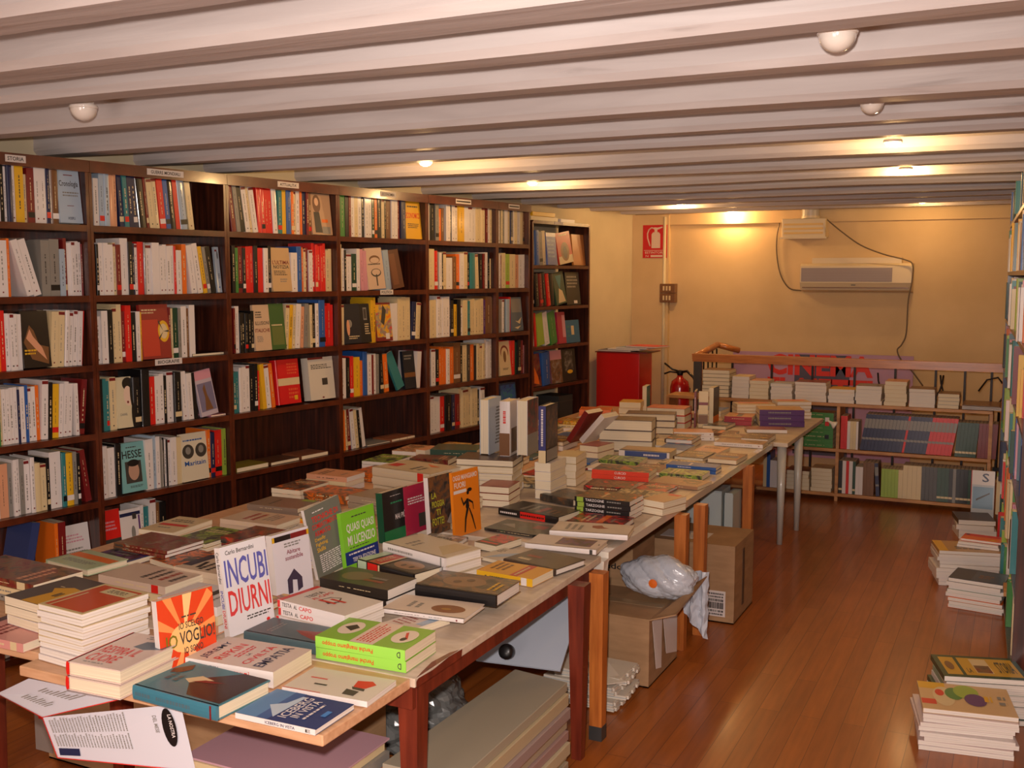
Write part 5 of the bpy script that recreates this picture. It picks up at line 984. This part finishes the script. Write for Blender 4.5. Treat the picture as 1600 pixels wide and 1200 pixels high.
# pink folders and leaflet at the near end
for k in range(4):
    z_ = .16 + k * .016 * 3; c_ = [('o', 'amber'), ('w', 'white'), ('e', 'grey'), ((.72, .56, .60), 'pink')][k]
    pts = [Vector(v) for v in ((-1.92, 1.99, 0), (-1.50 + .01 * k, 2.0 + .004 * k, 0), (-1.52 + .01 * k, 2.135, 0), (-1.92, 2.13, 0))]
rr_ = random.Random(6); z_ = .004
for k in range(12):
    th = .031 if k < 11 else .006; c_ = 'ecewBcywoecw'[k] if k < 11 else (.74, .58, .62)
    j = rr_.uniform(-.012, .012); m = MB(); m.box(-1.93, -1.51 + j, 2.005 + j * .4, 2.33 + j * .4, z_, z_ + th - .001, cm(c_))
    tag(m.build('document_pad'), 'pink sheet folder on top of the pads under the beech table end' if k == 11 else f'pad {ORD[10 - k]} below the pink folder under the beech table end', 'folder', 'pads piled under the beech table end'); z_ += th
t = thing('hanging_leaflet', 'large white printed leaflet hanging folded from the beech table edge', 'leaflet')
LP = flat('leaflet_paper', (.80, .79, .82), .5)
def sheet(name, pts, extra=None, mat=LP):
    m = MB(); m.quad(pts, mat)
    p_ = [Vector(q_) for q_ in pts]; nrm = (p_[1] - p_[0]).cross(p_[3] - p_[0]).normalized()
    def at(a, b): return p_[0] * (1 - a) * (1 - b) + p_[1] * a * (1 - b) + p_[2] * a * b + p_[3] * (1 - a) * b + nrm * (.004 if nrm.y < 0 else -.004)
    if extra: extra(m, at)
    o = part(name, m, t); return o
def ptext(m, at, t_, a0, b0, da, db, c_):
    v, f, _ = text_geo(t_)      # reads down the sheet: along -b, glyph tops along +a
    m.add([at(a0 + da * y, b0 + db * x) for x, y in v], f, cm(c_))
def prn(m, at):
    q = random.Random(5)
    for col in range(26):
        a = .05 + col * .022; 
        for (b0, b1) in ((.30, .58), (.62, .95)):
            b = b0
            while b < b1 - q.uniform(0, .05):
                h = q.uniform(.01, .035); m.quad([at(a, b), at(a + .009, b), at(a + .009, b + h), at(a, b + h)], cm('e')); b += h + .008
    n = 24; m.quad([at(.90 + .045 * math.cos(2 * PI * j / n), .66 + .30 * math.sin(2 * PI * j / n)) for j in range(n)], cm('k'))
    at2 = lambda a, b: at(a, b) + Vector((0, -.001, 0))
    ptext(m, at2, 'LA NOSTRA', .905, .86, .024, -.36, 'w'); ptext(m, at, 'DEL MESE', .80, .86, .026, -.28, 'e')
    m.quad([at(.04, .08), at(.20, .10), at(.21, .26), at(.05, .25)], cm('n')); m.quad([at(.09, .12), at(.15, .14), at(.15, .22), at(.11, .22)], cm('c'))
ya = 1.768
sheet('lower_leaf', [PY(90, 1184, 1.755), PY(306, 1205, 1.755), PY(282, 1100, 1.766), PY(66, 1121, 1.775)], prn)
def prn2(m, at):
    q = random.Random(7)
    for r_ in range(2):
        for c_ in range(9):
            a = .32 + c_ * .05; b = .25 + r_ * .36; h = q.uniform(.12, .25); m.quad([at(a, b), at(a + .02, b), at(a + .02, b + h), at(a, b + h)], cm('e'))
sheet('upper_leaf', [PY(-5, 1084, 1.84), PY(66, 1121, 1.776), PY(195, 1090, 1.767), PY(45, 1060, 1.815)], prn2)
m = MB(); m.tube([PY(-5, 1084, 1.837), PY(66, 1121, 1.773), PY(186, 1093, 1.764)], .0012, cm('r'), 6); m.tube([PY(66, 1121, 1.773), PY(90, 1184, 1.752), PY(306, 1205, 1.752)], .0012, cm('r'), 6); part('red_edge', m, t, 'red edge line of the leaflet')
# ---------------------------------------------------------------- magazines on the floor by the right wall
def pile(P0, P1, d, n, ztop, name, toplab, lab, tops, cols, grp, ang=.04, sd=1):
    q = random.Random(sd); A = P(*P0, ztop); B = P(*P1, ztop); X = B - A; X.z = 0; Ln = X.length; X.normalize(); Y = Vector((-X.y, X.x, 0)); th = ztop / n; z = .001
    for k in range(n):
        a = q.uniform(-ang, ang); R = Matrix.Rotation(a, 3, 'Z'); x = R @ X; y = R @ Y; off = X * q.uniform(-.012, .012) + Y * q.uniform(-.01, .01)
        top = k == n - 1; c = tops[0] if top else q.choice(cols); els = tops[1] if top else ()
        if top: x, y, off = X, Y, Vector((0, 0, 0))
        O = A + off; O.z = z
        add_book(frame(O, x, y, Vector((0, 0, 1))), Ln, d, th - .0006, c, False, 'w', name, toplab if top else f'{lab}, {ORD[n - 1 - k]} below its top', None if top else grp, els=els, plain=True); z += th
    FOOT.append((corners(A, X, Y, Ln, d), 0, ztop, lab))
veg = [('r', 'y', 0, .75, .3, 1), ('r', 'r', 0, .18, .16, .36), ('e', 'c', .26, .5, .12, .35), ('e', 'r', .22, .62, .05, .12), ('e', 'g', .38, .62, .10, .22), ('e', 'l', .52, .72, .14, .25), ('e', 'v', .60, .45, .12, .22), ('l', 'y', .70, .3, .80, .7, 1), ('l', 'e', .85, .3, .95, .7, 2)]
pile((1443, 1106), (1592, 1122), .25, 9, .147, 'magazine', 'food magazine with salad bowls topping the nearest floor pile', 'white magazine in the nearest floor pile', ((.80, .66, .48), veg), [(.84, .80, .78), 'w', (.80, .72, .70), (.86, .84, .83)], 'magazines in the nearest floor pile', sd=4)
sto = [('r', 'G', 0, 0, 1, 1), ('r', (.78, .60, .16), .06, .1, .94, .9), ('r', 'G', .24, .1, .28, .9), ('r', 'c', .42, .2, .62, .85), ('r', '@mBd', .43, .22, .61, .55), ('e', 'B', .14, .5, .05, .2), ('t', 'd', 'STORIA', .70, .25, .90, .75), ('t', 'd', 'LA', .32, .2, .38, .4)]
pile((1476, 1056), (1612, 1064), .22, 8, .165, 'magazine', 'yellow and green STORIA magazine on the pile behind the salad one', 'magazine in the pile with the STORIA cover', ('G', sto), ['G', 'w', (.5, .6, .5), 'w'], 'magazines in the STORIA pile', sd=8)
z_ = .0015
for k in range(3):
    M = Matrix.Translation((-.315 + .01 * k, 3.98 + .03 * k, .10 + .019 * k)) @ Matrix.Rotation(.25 - .1 * k, 4, 'Z') @ Matrix.Rotation(-.08, 4, 'X')
pile((1482, 902), (1567, 915), .21, 8, .150, 'magazine', 'dark blue catalogue topping the floor pile before the wood ledge', 'magazine below the dark blue catalogue', ((.13, .19, .28), [('r', (.20, .28, .38), .4, .05, .95, .9), ('l', 'B', .5, .3, .8, .6, 2)]), ['w', (.82, .76, .72), 'w', 'o', (.7, .74, .66)], 'magazines below the dark blue catalogue', sd=11)
pile((1468, 860), (1566, 865), .22, 10, .185, 'magazine', 'tan magazine covering the wide pile behind the dark blue catalogue', 'magazine in the wide white pile', ((.70, .54, .34), [('r', 'y', 0, 0, .15, 1), ('l', 'd', .3, .2, .8, .5, 2)]), ['w', (.83, .78, .75), (.85, .82, .8)], 'magazines in the wide white pile', sd=13)
A = P(1490, 856, .187); 
for k, (c_, lab, dx, dy, w2, d2, els_) in enumerate([('w', 'white booklet on the tan magazine of the floor pile', .015, .04, .2, .16, ()), ('w', 'second white booklet on the tan magazine of the floor pile', .02, .045, .19, .15, ()), ('r', 'red and orange children booklet atop the wide floor pile', .03, .07, .2, .13, [('r', 'o', 0, 0, 1, .6), ('p', 'y', [(.6, .1), (.75, .3), (.9, .1)]), ('e', 'n', .08, .85, .05, .1)])]):
    add_book(Matrix.Translation((A.x + dx, A.y + dy, .187 + .014 * k)) @ Matrix.Rotation(-.05 - .04 * k, 4, 'Z'), w2, d2, .012, c_, False, 'w', 'booklet', lab, None, els=els_, plain=True)
pile((1498, 812), (1556, 815), .24, 4, .12, 'magazine', 'brown-covered book on the farthest floor pile by the wall', 'book in the farthest floor pile', ((.28, .20, .14), []), ['c', 'w'], 'books in the farthest floor pile', sd=17, ang=.12)
# ---------------------------------------------------------------- bookcase on the right wall
t = thing('bookcase', 'bookcase on the right wall seen nearly edge-on, stuffed with large books', 'bookcase')
ar = -math.atan(.0375); UR = Vector((math.sin(ar), math.cos(ar), 0)); NR = Vector((math.cos(ar), -math.sin(ar), 0)); QR = Vector((.011, 4.25, 0))
MR = frame(QR, NR, UR, (0, 0, 1)); t.matrix_world = MR; ln = 3.36
ZS = [.06, .40, .72, 1.02, 1.32, 1.62, 1.92]
for yy in (0, ln - .02): m = MB(); m.box(0, .28, yy, yy + .02, 0, 2.1, WOOD_CASE); part('side_panel', m, t)
for z in ZS: m = MB(); m.box(0.001, .28, .02, ln - .02, z - .02, z, WOOD_CASE); m.box(-.001, .001, .02, ln - .02, z - .0205, z + .0002, WOOD_EDGE); part('shelf', m, t)
m = MB(); m.box(.27, .28, .02, ln - .02, .06, 2.1, WOOD_CASE); part('back_panel', m, t)
q = random.Random(31)
for r_, z in enumerate(ZS):
    s = .35 + q.uniform(0, .3); k = 0
    while s < ln - .1:
        T_ = q.uniform(.02, .055); c_ = q.choice('wcworbgntlmkypwGz'); H_ = min(q.uniform(.19, .27), (ZS[r_ + 1] - z - .03) if r_ < 6 else .17); W_ = q.uniform(.15, .21)
        if s + T_ > ln - .03: break
        O = QR + UR * (s + T_) + NR * q.uniform(-.012, .03) + Vector((0, 0, z + .001))
        add_book(frame(O, NR, Vector((0, 0, 1)), NR.cross(Vector((0, 0, 1)))), W_, H_, T_ - .001, c_, q.random() < .3, 'c', 'large_book', f'{CNAME[c_]} large book, {ORD[k]} of {ORD[r_]} shelf up, right wall bookcase', f'large books on the right wall bookcase, {ORD[r_]} shelf up', split=False, rr=SPINE_RR); k += 1
        s += T_ + (0 if q.random() < .75 else q.uniform(.1, .3))
m = MB(); m.box(-.02, .045, 0, .16, 0, .022, SHELF_PINE); o = m.build('wooden_ledge', None, frame(P(1576, 926, .17) + Vector((0, 0, -.02)), (1, 0.03, 0), (-.03, 1, 0), (0, 0, 1))); tag(o, 'pale wooden ledge end jutting out beside the dark blue catalogue pile', 'ledge')
m = MB(); m.box(-.01, .022, .02, .14, 0, .148, cm('d')); tag(m.build('ledge_block', None, frame(P(1576, 926, .17) + Vector((.02, 0, -.17)), (1, 0.03, 0), (-.03, 1, 0), (0, 0, 1))), 'dark block carrying the pale wooden ledge', 'block')
A = PY(1534, 800, 7.45)
add_book(frame((-.262, 7.42, .003), Vector((1, -.1, 0)).normalized(), Vector((-.02, .12, 1)).normalized(), Vector((1, -.1, 0)).normalized().cross(Vector((-.02, .12, 1)).normalized())), .135, .33, .02, (.70, .72, .74), False, 'w', 'display_magazine', 'grey-blue magazine with a large S, standing against the right bookcase', None, els=[('r', 'w', 0, .72, 1, 1), ('t', 'n', 'S', .45, .78, .75, .95), ('r', (.45, .58, .68), .05, .25, .95, .68), ('p', 'd', [(.2, .4), (.8, .55), (.8, .58), (.2, .44)])], plain=True)
# ---------------------------------------------------------------- low shelf unit before the stair railing
XS0, XS1, YF, YK = -2.42, -.165, 7.66, 7.90
t = thing('low_shelf_unit', 'low pine shelf unit before the stair railing, book piles along its top', 'shelf unit')
for z, nm in ((.70, 'top_board'), (.375, 'middle_board'), (.055, 'bottom_board')):
    m = MB(); m.box(XS0, XS1, YF, YK, z - .022, z, SHELF_PINE); bevel(part(nm, m, t), .002)
XM = PY(1308, 700, YF).x
for x, nm in ((XS0 - .001, 'side_panel'), (XM - .01, 'divider'), (XS1 - .021, 'side_panel')):
    for za, zb in ((0.0, .0325), (.0555, .3525), (.3755, .6775)):
        m = MB(); m.box(x, x + .022, YF + .002, YK - .001, za, zb, SHELF_PINE); part(nm, m, t)
def xz(px, z, Y=YF): r = ray(px, 600); tt = Y / r.y; return r.x * tt
q = random.Random(41)
def bpile(px0, px1, z, h, n, col, lab, d=.2, hard=False, pages='c', low=None, els=(), face=False):
    x0, x1 = xz(px0, z, YF + .02), xz(px1, z, YF + .02); th = h / n
    for k in range(n):
        j = q.uniform(-.004, .004); top = k == n - 1
        if face:
            add_book(frame((x1 - .008, YF + .015 + abs(j), z + .0008 + k * th), (0, 1, 0), (-1, 0, 0), (0, 0, 1)), d - .03, x1 - x0 - .008, th - .0006, col, hard, pages, None, (f'top book of the {lab}' if top else f'{ORD[n - 1 - k]} book down, {lab}'), None if top else lab, rr=SPINE_RR); continue
        add_book(Matrix.Translation((x0 + j, YF + .015 + abs(j), z + .0008 + k * th)), x1 - x0 - .008, d, th - .0006, col if top else (low or 'w'), hard, pages, None, (f'top book of the {lab}' if top else f'{ORD[n - 1 - k]} book down, {lab}'), None if top else lab, els=els if top else (), plain=True)
for (a, b, h, n, c_, lab, lw) in [(1098, 1141, .20, 7, 'B', 'leftmost dark-covered pile on the low shelf unit', 'k'), (1144, 1172, .16, 6, 'c', 'plain pale pile beside the dark-covered one', 'w'), (1172, 1203, .135, 5, 'a', 'cream pile left of the blue-tinged one on the low unit', 'c'), (1205, 1240, .12, 5, 's', 'blue-tinged white pile on the low unit', 'w'),
        (1243, 1293, .14, 6, 'm', 'wide white pile with maroon top on the low unit', 'w'), (1295, 1337, .10, 4, 'y', 'low white pile with olive top on the low unit', 'w'), (1338, 1380, .13, 5, 'e', 'white pile with grey-green top on the low unit', 'w'), (1383, 1419, .17, 6, 'a', 'taller cream pile with tan top on the low unit', 'c'),
        (1422, 1464, .125, 5, 'B', 'white pile with brown top on the low unit', 'w'), (1467, 1502, .10, 4, 'B', 'small grey-white pile near the right end of the low unit', 'e')]:
    bpile(a, b, .70, h, n, c_, lab, .2, False, 'w' if lw == 'w' else 'c', lw)
m = MB(); nn = 8
for k in range(4):
    vs = []
    for i in range(nn + 1):
        x = xz(1505, .7) + (.30 + .01 * k) * i / nn; z = .702 + .008 * (4 - k) - (max(0, i / nn - .72) ** 2) * .9
        vs += [(x, YF - .01, z), (x, YF + .2, z + .01)]
    m.add(vs, [(2 * i, 2 * i + 2, 2 * i + 3, 2 * i + 1) for i in range(nn)], cm('w') if k else cm('B'))
o = m.build('curling_papers'); so = o.modifiers.new('s', 'SOLIDIFY'); so.thickness = .004; tag(o, 'loose papers curling over the right end of the low shelf unit', 'papers')
bpile(1240, 1306, .375, .25, 8, 'g', 'stack of green volumes in the low shelf unit', .2, False, 'c', 'g', face=True)
bpile(1232, 1270, .055, .14, 5, 'B', 'cream pile low in the shelf unit beside the white spines', .2, False, 'c', 'c')
bpile(1272, 1306, .055, .17, 6, 'c', 'taller cream pile low in the shelf unit by the divider', .2, False, 'c', 'c')
def lrow(z, px, toks, rn):
    x = xz(px, z, YF + .02); k = 0; ph = x; lastlean = 0
    for tok in toks.split():
        if tok[0] == '.': x += float(tok[1:]) * .0038; continue
        ln_ = 0
        cnt = 1
        if '*' in tok: tok, cnt = tok.split('*'); cnt = int(cnt)
        if '/' in tok: tok, l_ = tok.split('/'); ln_ = math.radians(float(l_))
        hs = 1.0
        while tok[-1] in '+-': hs *= 1.1 if tok[-1] == '+' else .85; tok = tok[:-1]
        col = tok[0]; T_ = float(tok[1:]) * .0050
        for _ in range(cnt):
            H_ = .235 * hs; Yv = Vector((math.sin(ln_), 0, math.cos(ln_))); X = Vector((0, 1, 0)); Zv = X.cross(Yv)
            if ln_ < lastlean: x += H_ * (math.sin(lastlean) - math.sin(ln_)) * .96
            add_book(frame((x, YF + .02, z + .001 + (T_ * math.sin(ln_) if ln_ > 0 else 0)), X, Yv, Zv), .16, H_, T_ - .0006, col, False, 'c', 'shelf_volume', f'{CNAME[col]} volume, {ORD[k]} from left on the {rn} of the low unit', f'volumes on the {rn} of the low shelf unit', split=False, stext=[('#', .62, .88, 'e'), ('#', .30, .36, 'e')] if col in 'nr' and T_ < .03 and ln_ else ([('#', .1, .16, 'c')] if col in 'Gk' else None), plain=True)
            x += T_ / math.cos(ln_); lastlean = ln_; ph = x + H_ * math.sin(ln_); k += 1
lrow(.375, 1316, "r5 r4 w4-*1 c4- c4- w3- .3 n4.6+/9*12 r3+/9 n4.6+/9*6 r4.6+/9*7 G4.4/4*6 m4.6/2*5", 'middle board')
lrow(.055, 1196, "c5 b5+ w3-*5", 'bottom board, left part')
lrow(.055, 1315, "k5 w5 r4 w5 G4 w5-*2 B5*3 n5/-4 .2 l4.5-*5 c6-*1 c6*4 d5*4 G5*3 k5 e4 k5*3 G4 r5*2 d4", 'bottom board, right part')
# ---------------------------------------------------------------- stair railing
IRON = flat('dark_iron', (.16, .13, .12), .45, .6)
t = thing('stair_railing', 'wooden-topped iron stair railing in front of the back wall', 'railing')
YRL = 7.98; m = MB(); xa, xb = -2.31, -.10
m.box(xa, xb, YRL - .028, YRL + .028, .955, .985, RAIL_WOOD); m.box(xa, xb, YRL - .02, YRL + .02, .935, .955, RAIL_WOOD); m.box(xa, xb, YRL - .035, YRL + .035, .985, .995, RAIL_WOOD); part('hand_rail', m, t)
m = MB(); m.tube([(xa + .02, YRL, .975), (xa - .0, 8.70, 1.02)], .026, RAIL_WOOD, 8); m.tube([(xa, 8.70, 1.02), (xa + .16, 8.8, .97)], .024, RAIL_WOOD, 8); part('side_rail', m, t)
for x in (-2.27, -2.0, -1.7, -1.4, -1.1, -.82, -.55, -.36, -.19):
    m = MB(); r_ = .03 if x == -2.27 else .008; m.box(x - r_, x + r_, YRL - r_ * .6, YRL + r_ * .6, 0, .935, IRON if x != -2.27 else cm('d')); part('baluster', m, t)
for k in range(5): m = MB(); y_ = 8.12 + k * .13; m.tube([(xa + .01, y_, .55), (xa + .01, y_, .97 + .005 * k)], .007, IRON, 6); part('baluster', m, t)
for k, xc in enumerate((-.72, -.30)):
    m = MB(); pts = [(xc - .22 * math.cos(a), YRL, .90 - .26 * math.sin(a)) for a in [PI * i / 14 for i in range(15)]]
    m.tube(pts, .006, IRON, 6); part('iron_curl', m, t)
m = MB(); m.tube([(-.27, YRL - .02, .80), (-.22, YRL - .02, .88), (-.15, YRL - .02, .90), (-.12, YRL - .02, .86)], .006, IRON, 6); part('iron_curl', m, t)
m = MB(); m.tube([(-.135, YRL - .02, .66), (-.14, YRL - .02, .2), (-.17, YRL - .02, .13), (-.20, YRL - .02, .15)], .009, IRON, 8); part('iron_hook', m, t)
m = MB(); m.box(-.16, -.03, YRL - .03, YRL - .01, .25, .275, IRON); m.box(-.36, -.02, YRL - .012, YRL + .0, .70, .725, IRON); part('cross_bar', m, t)
# ---------------------------------------------------------------- back wall fittings
def W_(x, y, d=0.0): return PY(x, y, YB - d)
t = thing('cinema_poster', 'mauve poster board lettered CINEMA in red, standing behind the railing', 'poster')
a = W_(1146, 548, .03); b = W_(1428, 553, .03); PO = flat('mauve_card', (.72, .56, .67), .6); m = MB(); m.box(a.x, b.x, YB - .035, YB - .02, .10, a.z, PO); part('poster_board', m, t)
m = MB(); yp = YB - .0362
def wx(x): return W_(x, 560, .036).x
gx0, gx1 = wx(1242), wx(1328)
m.quad([(gx0, yp, .12), (gx1, yp, .12), (gx1, yp, a.z - .012), (gx0, yp, a.z - .012)], flat('poster_grey_blue', (.32, .30, .38), .6))
m.box(wx(1205), wx(1222), yp - .0001, yp, .5, .72, PO)
part('grey_figure', m, t)
RED = flat('poster_red', (.86, .20, .15), .6); m = MB(); x0, x1 = wx(1200), wx(1365)
m.text('CINEMA', (x0, yp - .001, .775), (x1 - x0, 0, 0), (0, 0, .175), RED); m.text('FLAIETTI', (x0, yp - .001, .56), (x1 - x0, 0, 0), (0, 0, .195), RED)
part('poster_lettering', m, t)
AC = flat('aged_cream_plastic', (.84, .76, .62), .4); GR = flat('grille_grey', (.60, .54, .54), .6)
t = thing('air_conditioner', 'wide cream air conditioner unit on the back wall with a grey grille', 'air conditioner'); a = W_(1253, 412, .1); b = W_(1425, 458, .1)
m = MB(); x0, x1, z0, z1 = a.x, b.x, b.z, a.z; dz = z1 - z0
m.add([(x0, YB, z0), (x0, YB - .14, z0 + .02), (x0, YB - .17, z0 + .08 * 1), (x0, YB - .16, z1 - .02), (x0, YB - .13, z1), (x0, YB, z1), (x1, YB, z0), (x1, YB - .14, z0 + .02), (x1, YB - .17, z0 + .08), (x1, YB - .16, z1 - .02), (x1, YB - .13, z1), (x1, YB, z1)],
      [(0, 1, 2, 3, 4, 5), (11, 10, 9, 8, 7, 6)] + [(i, 6 + i, 7 + i, i + 1) for i in range(5)], AC); part('casing', m, t)
m = MB(); m.box(x0 + .01, x0 + (x1 - x0) * .83, YB - .1725, YB - .15, z0 + dz * .38, z1 - .035, GR)
for k in range(14): zk = z0 + dz * .40 + k * (dz * .40) / 14; m.box(x0 + .012, x0 + (x1 - x0) * .828, YB - .1745, YB - .1725, zk, zk + .004, flat('grille_slat', (.66, .60, .58), .6))
part('grille', m, t)
m = MB(); m.box(x0 + .02, x1 - .02, YB - .172, YB - .15, z0 + dz * .16, z0 + dz * .19, cm('B')); m.box(x0 + (x1 - x0) * .47, x0 + (x1 - x0) * .51, YB - .1745, YB - .172, z0 + dz * .25, z0 + dz * .28, cm('d')); part('louver_gap', m, t)
m = MB(); m.box(x0 + .08, x0 + (x1 - x0) * .9, YB - .10, YB, z1 + .001, z1 + .045, AC); part('top_channel', m, t)
t = thing('heater_unit', 'small cream box unit with yellowed louvers under the round duct', 'wall unit'); a = W_(1222, 342, .15); b = W_(1290, 371, .15); x0, x1, z0, z1 = a.x, b.x, b.z, a.z
m = MB(); m.box(x0, x1, YB - .16, YB, z0, z1, AC); bevel(part('casing', m, t), .008)
m = MB()
for k in range(3): m.box(x0 + .02, x1 - .02, YB - .166, YB - .16, z0 + .03 + k * (z1 - z0 - .05) / 3, z0 + .045 + k * (z1 - z0 - .05) / 3, flat('yellowed_louver', (.86, .70, .40), .4))
m.box(x0 - .01, x1 + .01, YB - .17, YB - .161, z0 - .008, z0 + .006, AC); part('louver', m, t)
m = MB(); p = W_(1267, 325, .1); m.lathe([(.068, 0), (.068, .16)], flat('white_pipe', (.74, .70, .64), .4), 24, Matrix.Translation((p.x, YB - .1, z1 + .001))); m.lathe([(.072, .0), (.072, .02)], AC, 24, Matrix.Translation((p.x, YB - .1, z1 + .001))); tag(m.build('round_duct'), 'short round white duct rising from the small cream unit to the beams', 'duct')
CAB = flat('brown_cable', (.42, .34, .24), .5)
def cable(name, px, d, label, r=.006):
    pts = [W_(x, y, d) for x, y in px]; sm = []
    for i in range(len(pts) - 1):
        p0 = pts[max(i - 1, 0)]; p1 = pts[i]; p2 = pts[i + 1]; p3 = pts[min(i + 2, len(pts) - 1)]
        for k in range(6):
            u = k / 6; sm.append(.5 * ((2 * p1) + (p2 - p0) * u + (2 * p0 - 5 * p1 + 4 * p2 - p3) * u * u + (3 * p1 - p0 - 3 * p2 + p3) * u ** 3))
    sm.append(pts[-1]); m = MB(); m.tube(sm, r, CAB, 6); tag(m.build(name), label, 'cable')
cable('hanging_cable', [(1219, 345), (1214, 370), (1214, 400), (1220, 430), (1233, 450), (1252, 454)], .02, 'brown cable looping down left of the air conditioner')
cable('hanging_cable', [(1292, 343), (1315, 362), (1345, 383), (1380, 397), (1415, 406), (1426, 414), (1425, 440), (1419, 470), (1416, 520), (1409, 538), (1402, 547), (1408, 562), (1425, 580), (1442, 603)], .19, 'long brown cable from the small unit past the air conditioner to the railing')
t = thing('extinguisher_sign', 'red fire extinguisher sign reading ESTINTORE at the wall corner', 'sign'); a = W_(1005, 352, .055); b = W_(1042, 403, .055); x0, x1, z0, z1 = a.x, b.x, b.z, a.z; w_ = x1 - x0; h_ = z1 - z0
RS = flat('sign_red', (.78, .10, .13), .35); WS = flat('sign_white', (.85, .75, .68), .4); m = MB(); m.box(x0, x1, YB - .058, YB - .052, z0, z1, RS); part('sign_plate', m, t)
m = MB(); yq = YB - .0585
def sq(pts, mm=WS): m.quad([(x0 + w_ * u, yq, z0 + h_ * v) for u, v in pts], mm)
sq([(.36, .30), (.72, .30), (.72, .72), (.66, .78), (.42, .78), (.36, .72)]); sq([(.48, .78), (.60, .78), (.60, .86), (.48, .86)]); sq([(.46, .86), (.62, .86), (.82, .92), (.80, .95), (.60, .92), (.46, .93)])
m.tube([(x0 + w_ * u, yq, z0 + h_ * v) for u, v in [(.48, .89), (.36, .92), (.25, .86), (.19, .74), (.20, .6), (.26, .46), (.30, .36)]], .006, WS, 6)
sq([(.05, .225), (.95, .225), (.95, .238), (.05, .238)]); sq([(.33, .03), (.82, .03), (.82, .09), (.33, .09)]); m.text('ESTINTORE', (x0 + w_ * .1, yq, z0 + h_ * .13), (w_ * .8, 0, 0), (0, 0, h_ * .07), WS); m.text('N', (x0 + w_ * .12, yq, z0 + h_ * .03), (w_ * .12, 0, 0), (0, 0, h_ * .06), WS)
part('sign_print', m, t)
t = thing('switch_box', 'pair of brown switch plates one above the other on the back wall', 'switch'); a = W_(1032, 443, .06); b = W_(1055, 473, .06)
for k in range(2):
    z0 = b.z + (a.z - b.z) * (.5 * k + .01); z1 = b.z + (a.z - b.z) * (.5 * k + .49); m = MB(); m.box(a.x, b.x, YB - .08, YB, z0, z1, cm('B')); bevel(part('switch_plate', m, t), .003)
    for j in range(3): m = MB(); x_ = a.x + (b.x - a.x) * (.22 + .2 * j); m.box(x_, x_ + .014, YB - .086, YB - .08, z0 + .02, z1 - .02, cm('c')); part('switch_rocker', m, t)
# red bin with papers, fire extinguisher
t = thing('red_bin', 'bright red upright bin between the low far bookcase and the corner', 'bin'); RB = flat('bright_red_laminate', (.80, .07, .05), .35, coat=.2)
m = MB(); m.box(-3.16, -2.79, 8.10, 8.42, 0, .97, RB); bevel(part('body', m, t), .004)
m = MB(); m.box(-3.165, -2.72, 8.08, 8.43, .971, .98, cm('m')); part('top_board', m, t)
q = random.Random(3)
for k in range(4):
    c_ = ['n', 'w', (.5, .6, .7), 'r'][k]
    add_book(Matrix.Translation((-3.15 + .07 * k + q.uniform(0, .02), 8.10 + .02 * k, .981 + .012 * k)) @ Matrix.Rotation(-.08 * k, 4, 'Z'), .28, .22, .011, c_, False, 'w', 'booklet', ['dark blue booklet lowest on the red bin', 'white booklet second up on the red bin', 'pale blue booklet third up on the red bin', 'red-lettered booklet topmost on the red bin'][k], None, plain=True)
t = thing('fire_extinguisher', 'red fire extinguisher with black hose hanging in the corner behind the tables', 'fire extinguisher', Matrix.Translation((-2.60, 8.60, .30)))
m = MB(); m.lathe([(.0, 0), (.078, .0), (.082, .015), (.082, .36), (.07, .41), (.03, .44), (.022, .46)], flat('extinguisher_red', (.66, .05, .06), .25, coat=.5), 28); part('cylinder', m, t)
m = MB(); m.lathe([(.022, .46), (.026, .47), (.026, .50), (0, .505)], IRON, 16); part('valve', m, t)
m = MB(); m.tube([(.0, 0, .49), (-.06, -.02, .51), (-.13, -.02, .56)], .008, cm('k'), 8); m.tube([(.0, 0, .48), (-.08, -.02, .49), (-.13, -.02, .47)], .007, cm('k'), 8); part('handle', m, t)
m = MB(); m.tube([(.02, 0, .49), (.07, -.03, .50), (.13, -.04, .45), (.17, -.04, .34), (.175, -.04, .2), (.17, -.04, .08)], .011, cm('k'), 10); part('hose', m, t)
m = MB(); m.box(-.02, .02, .08, .25, .3, .33, IRON); part('wall_bracket', m, t)
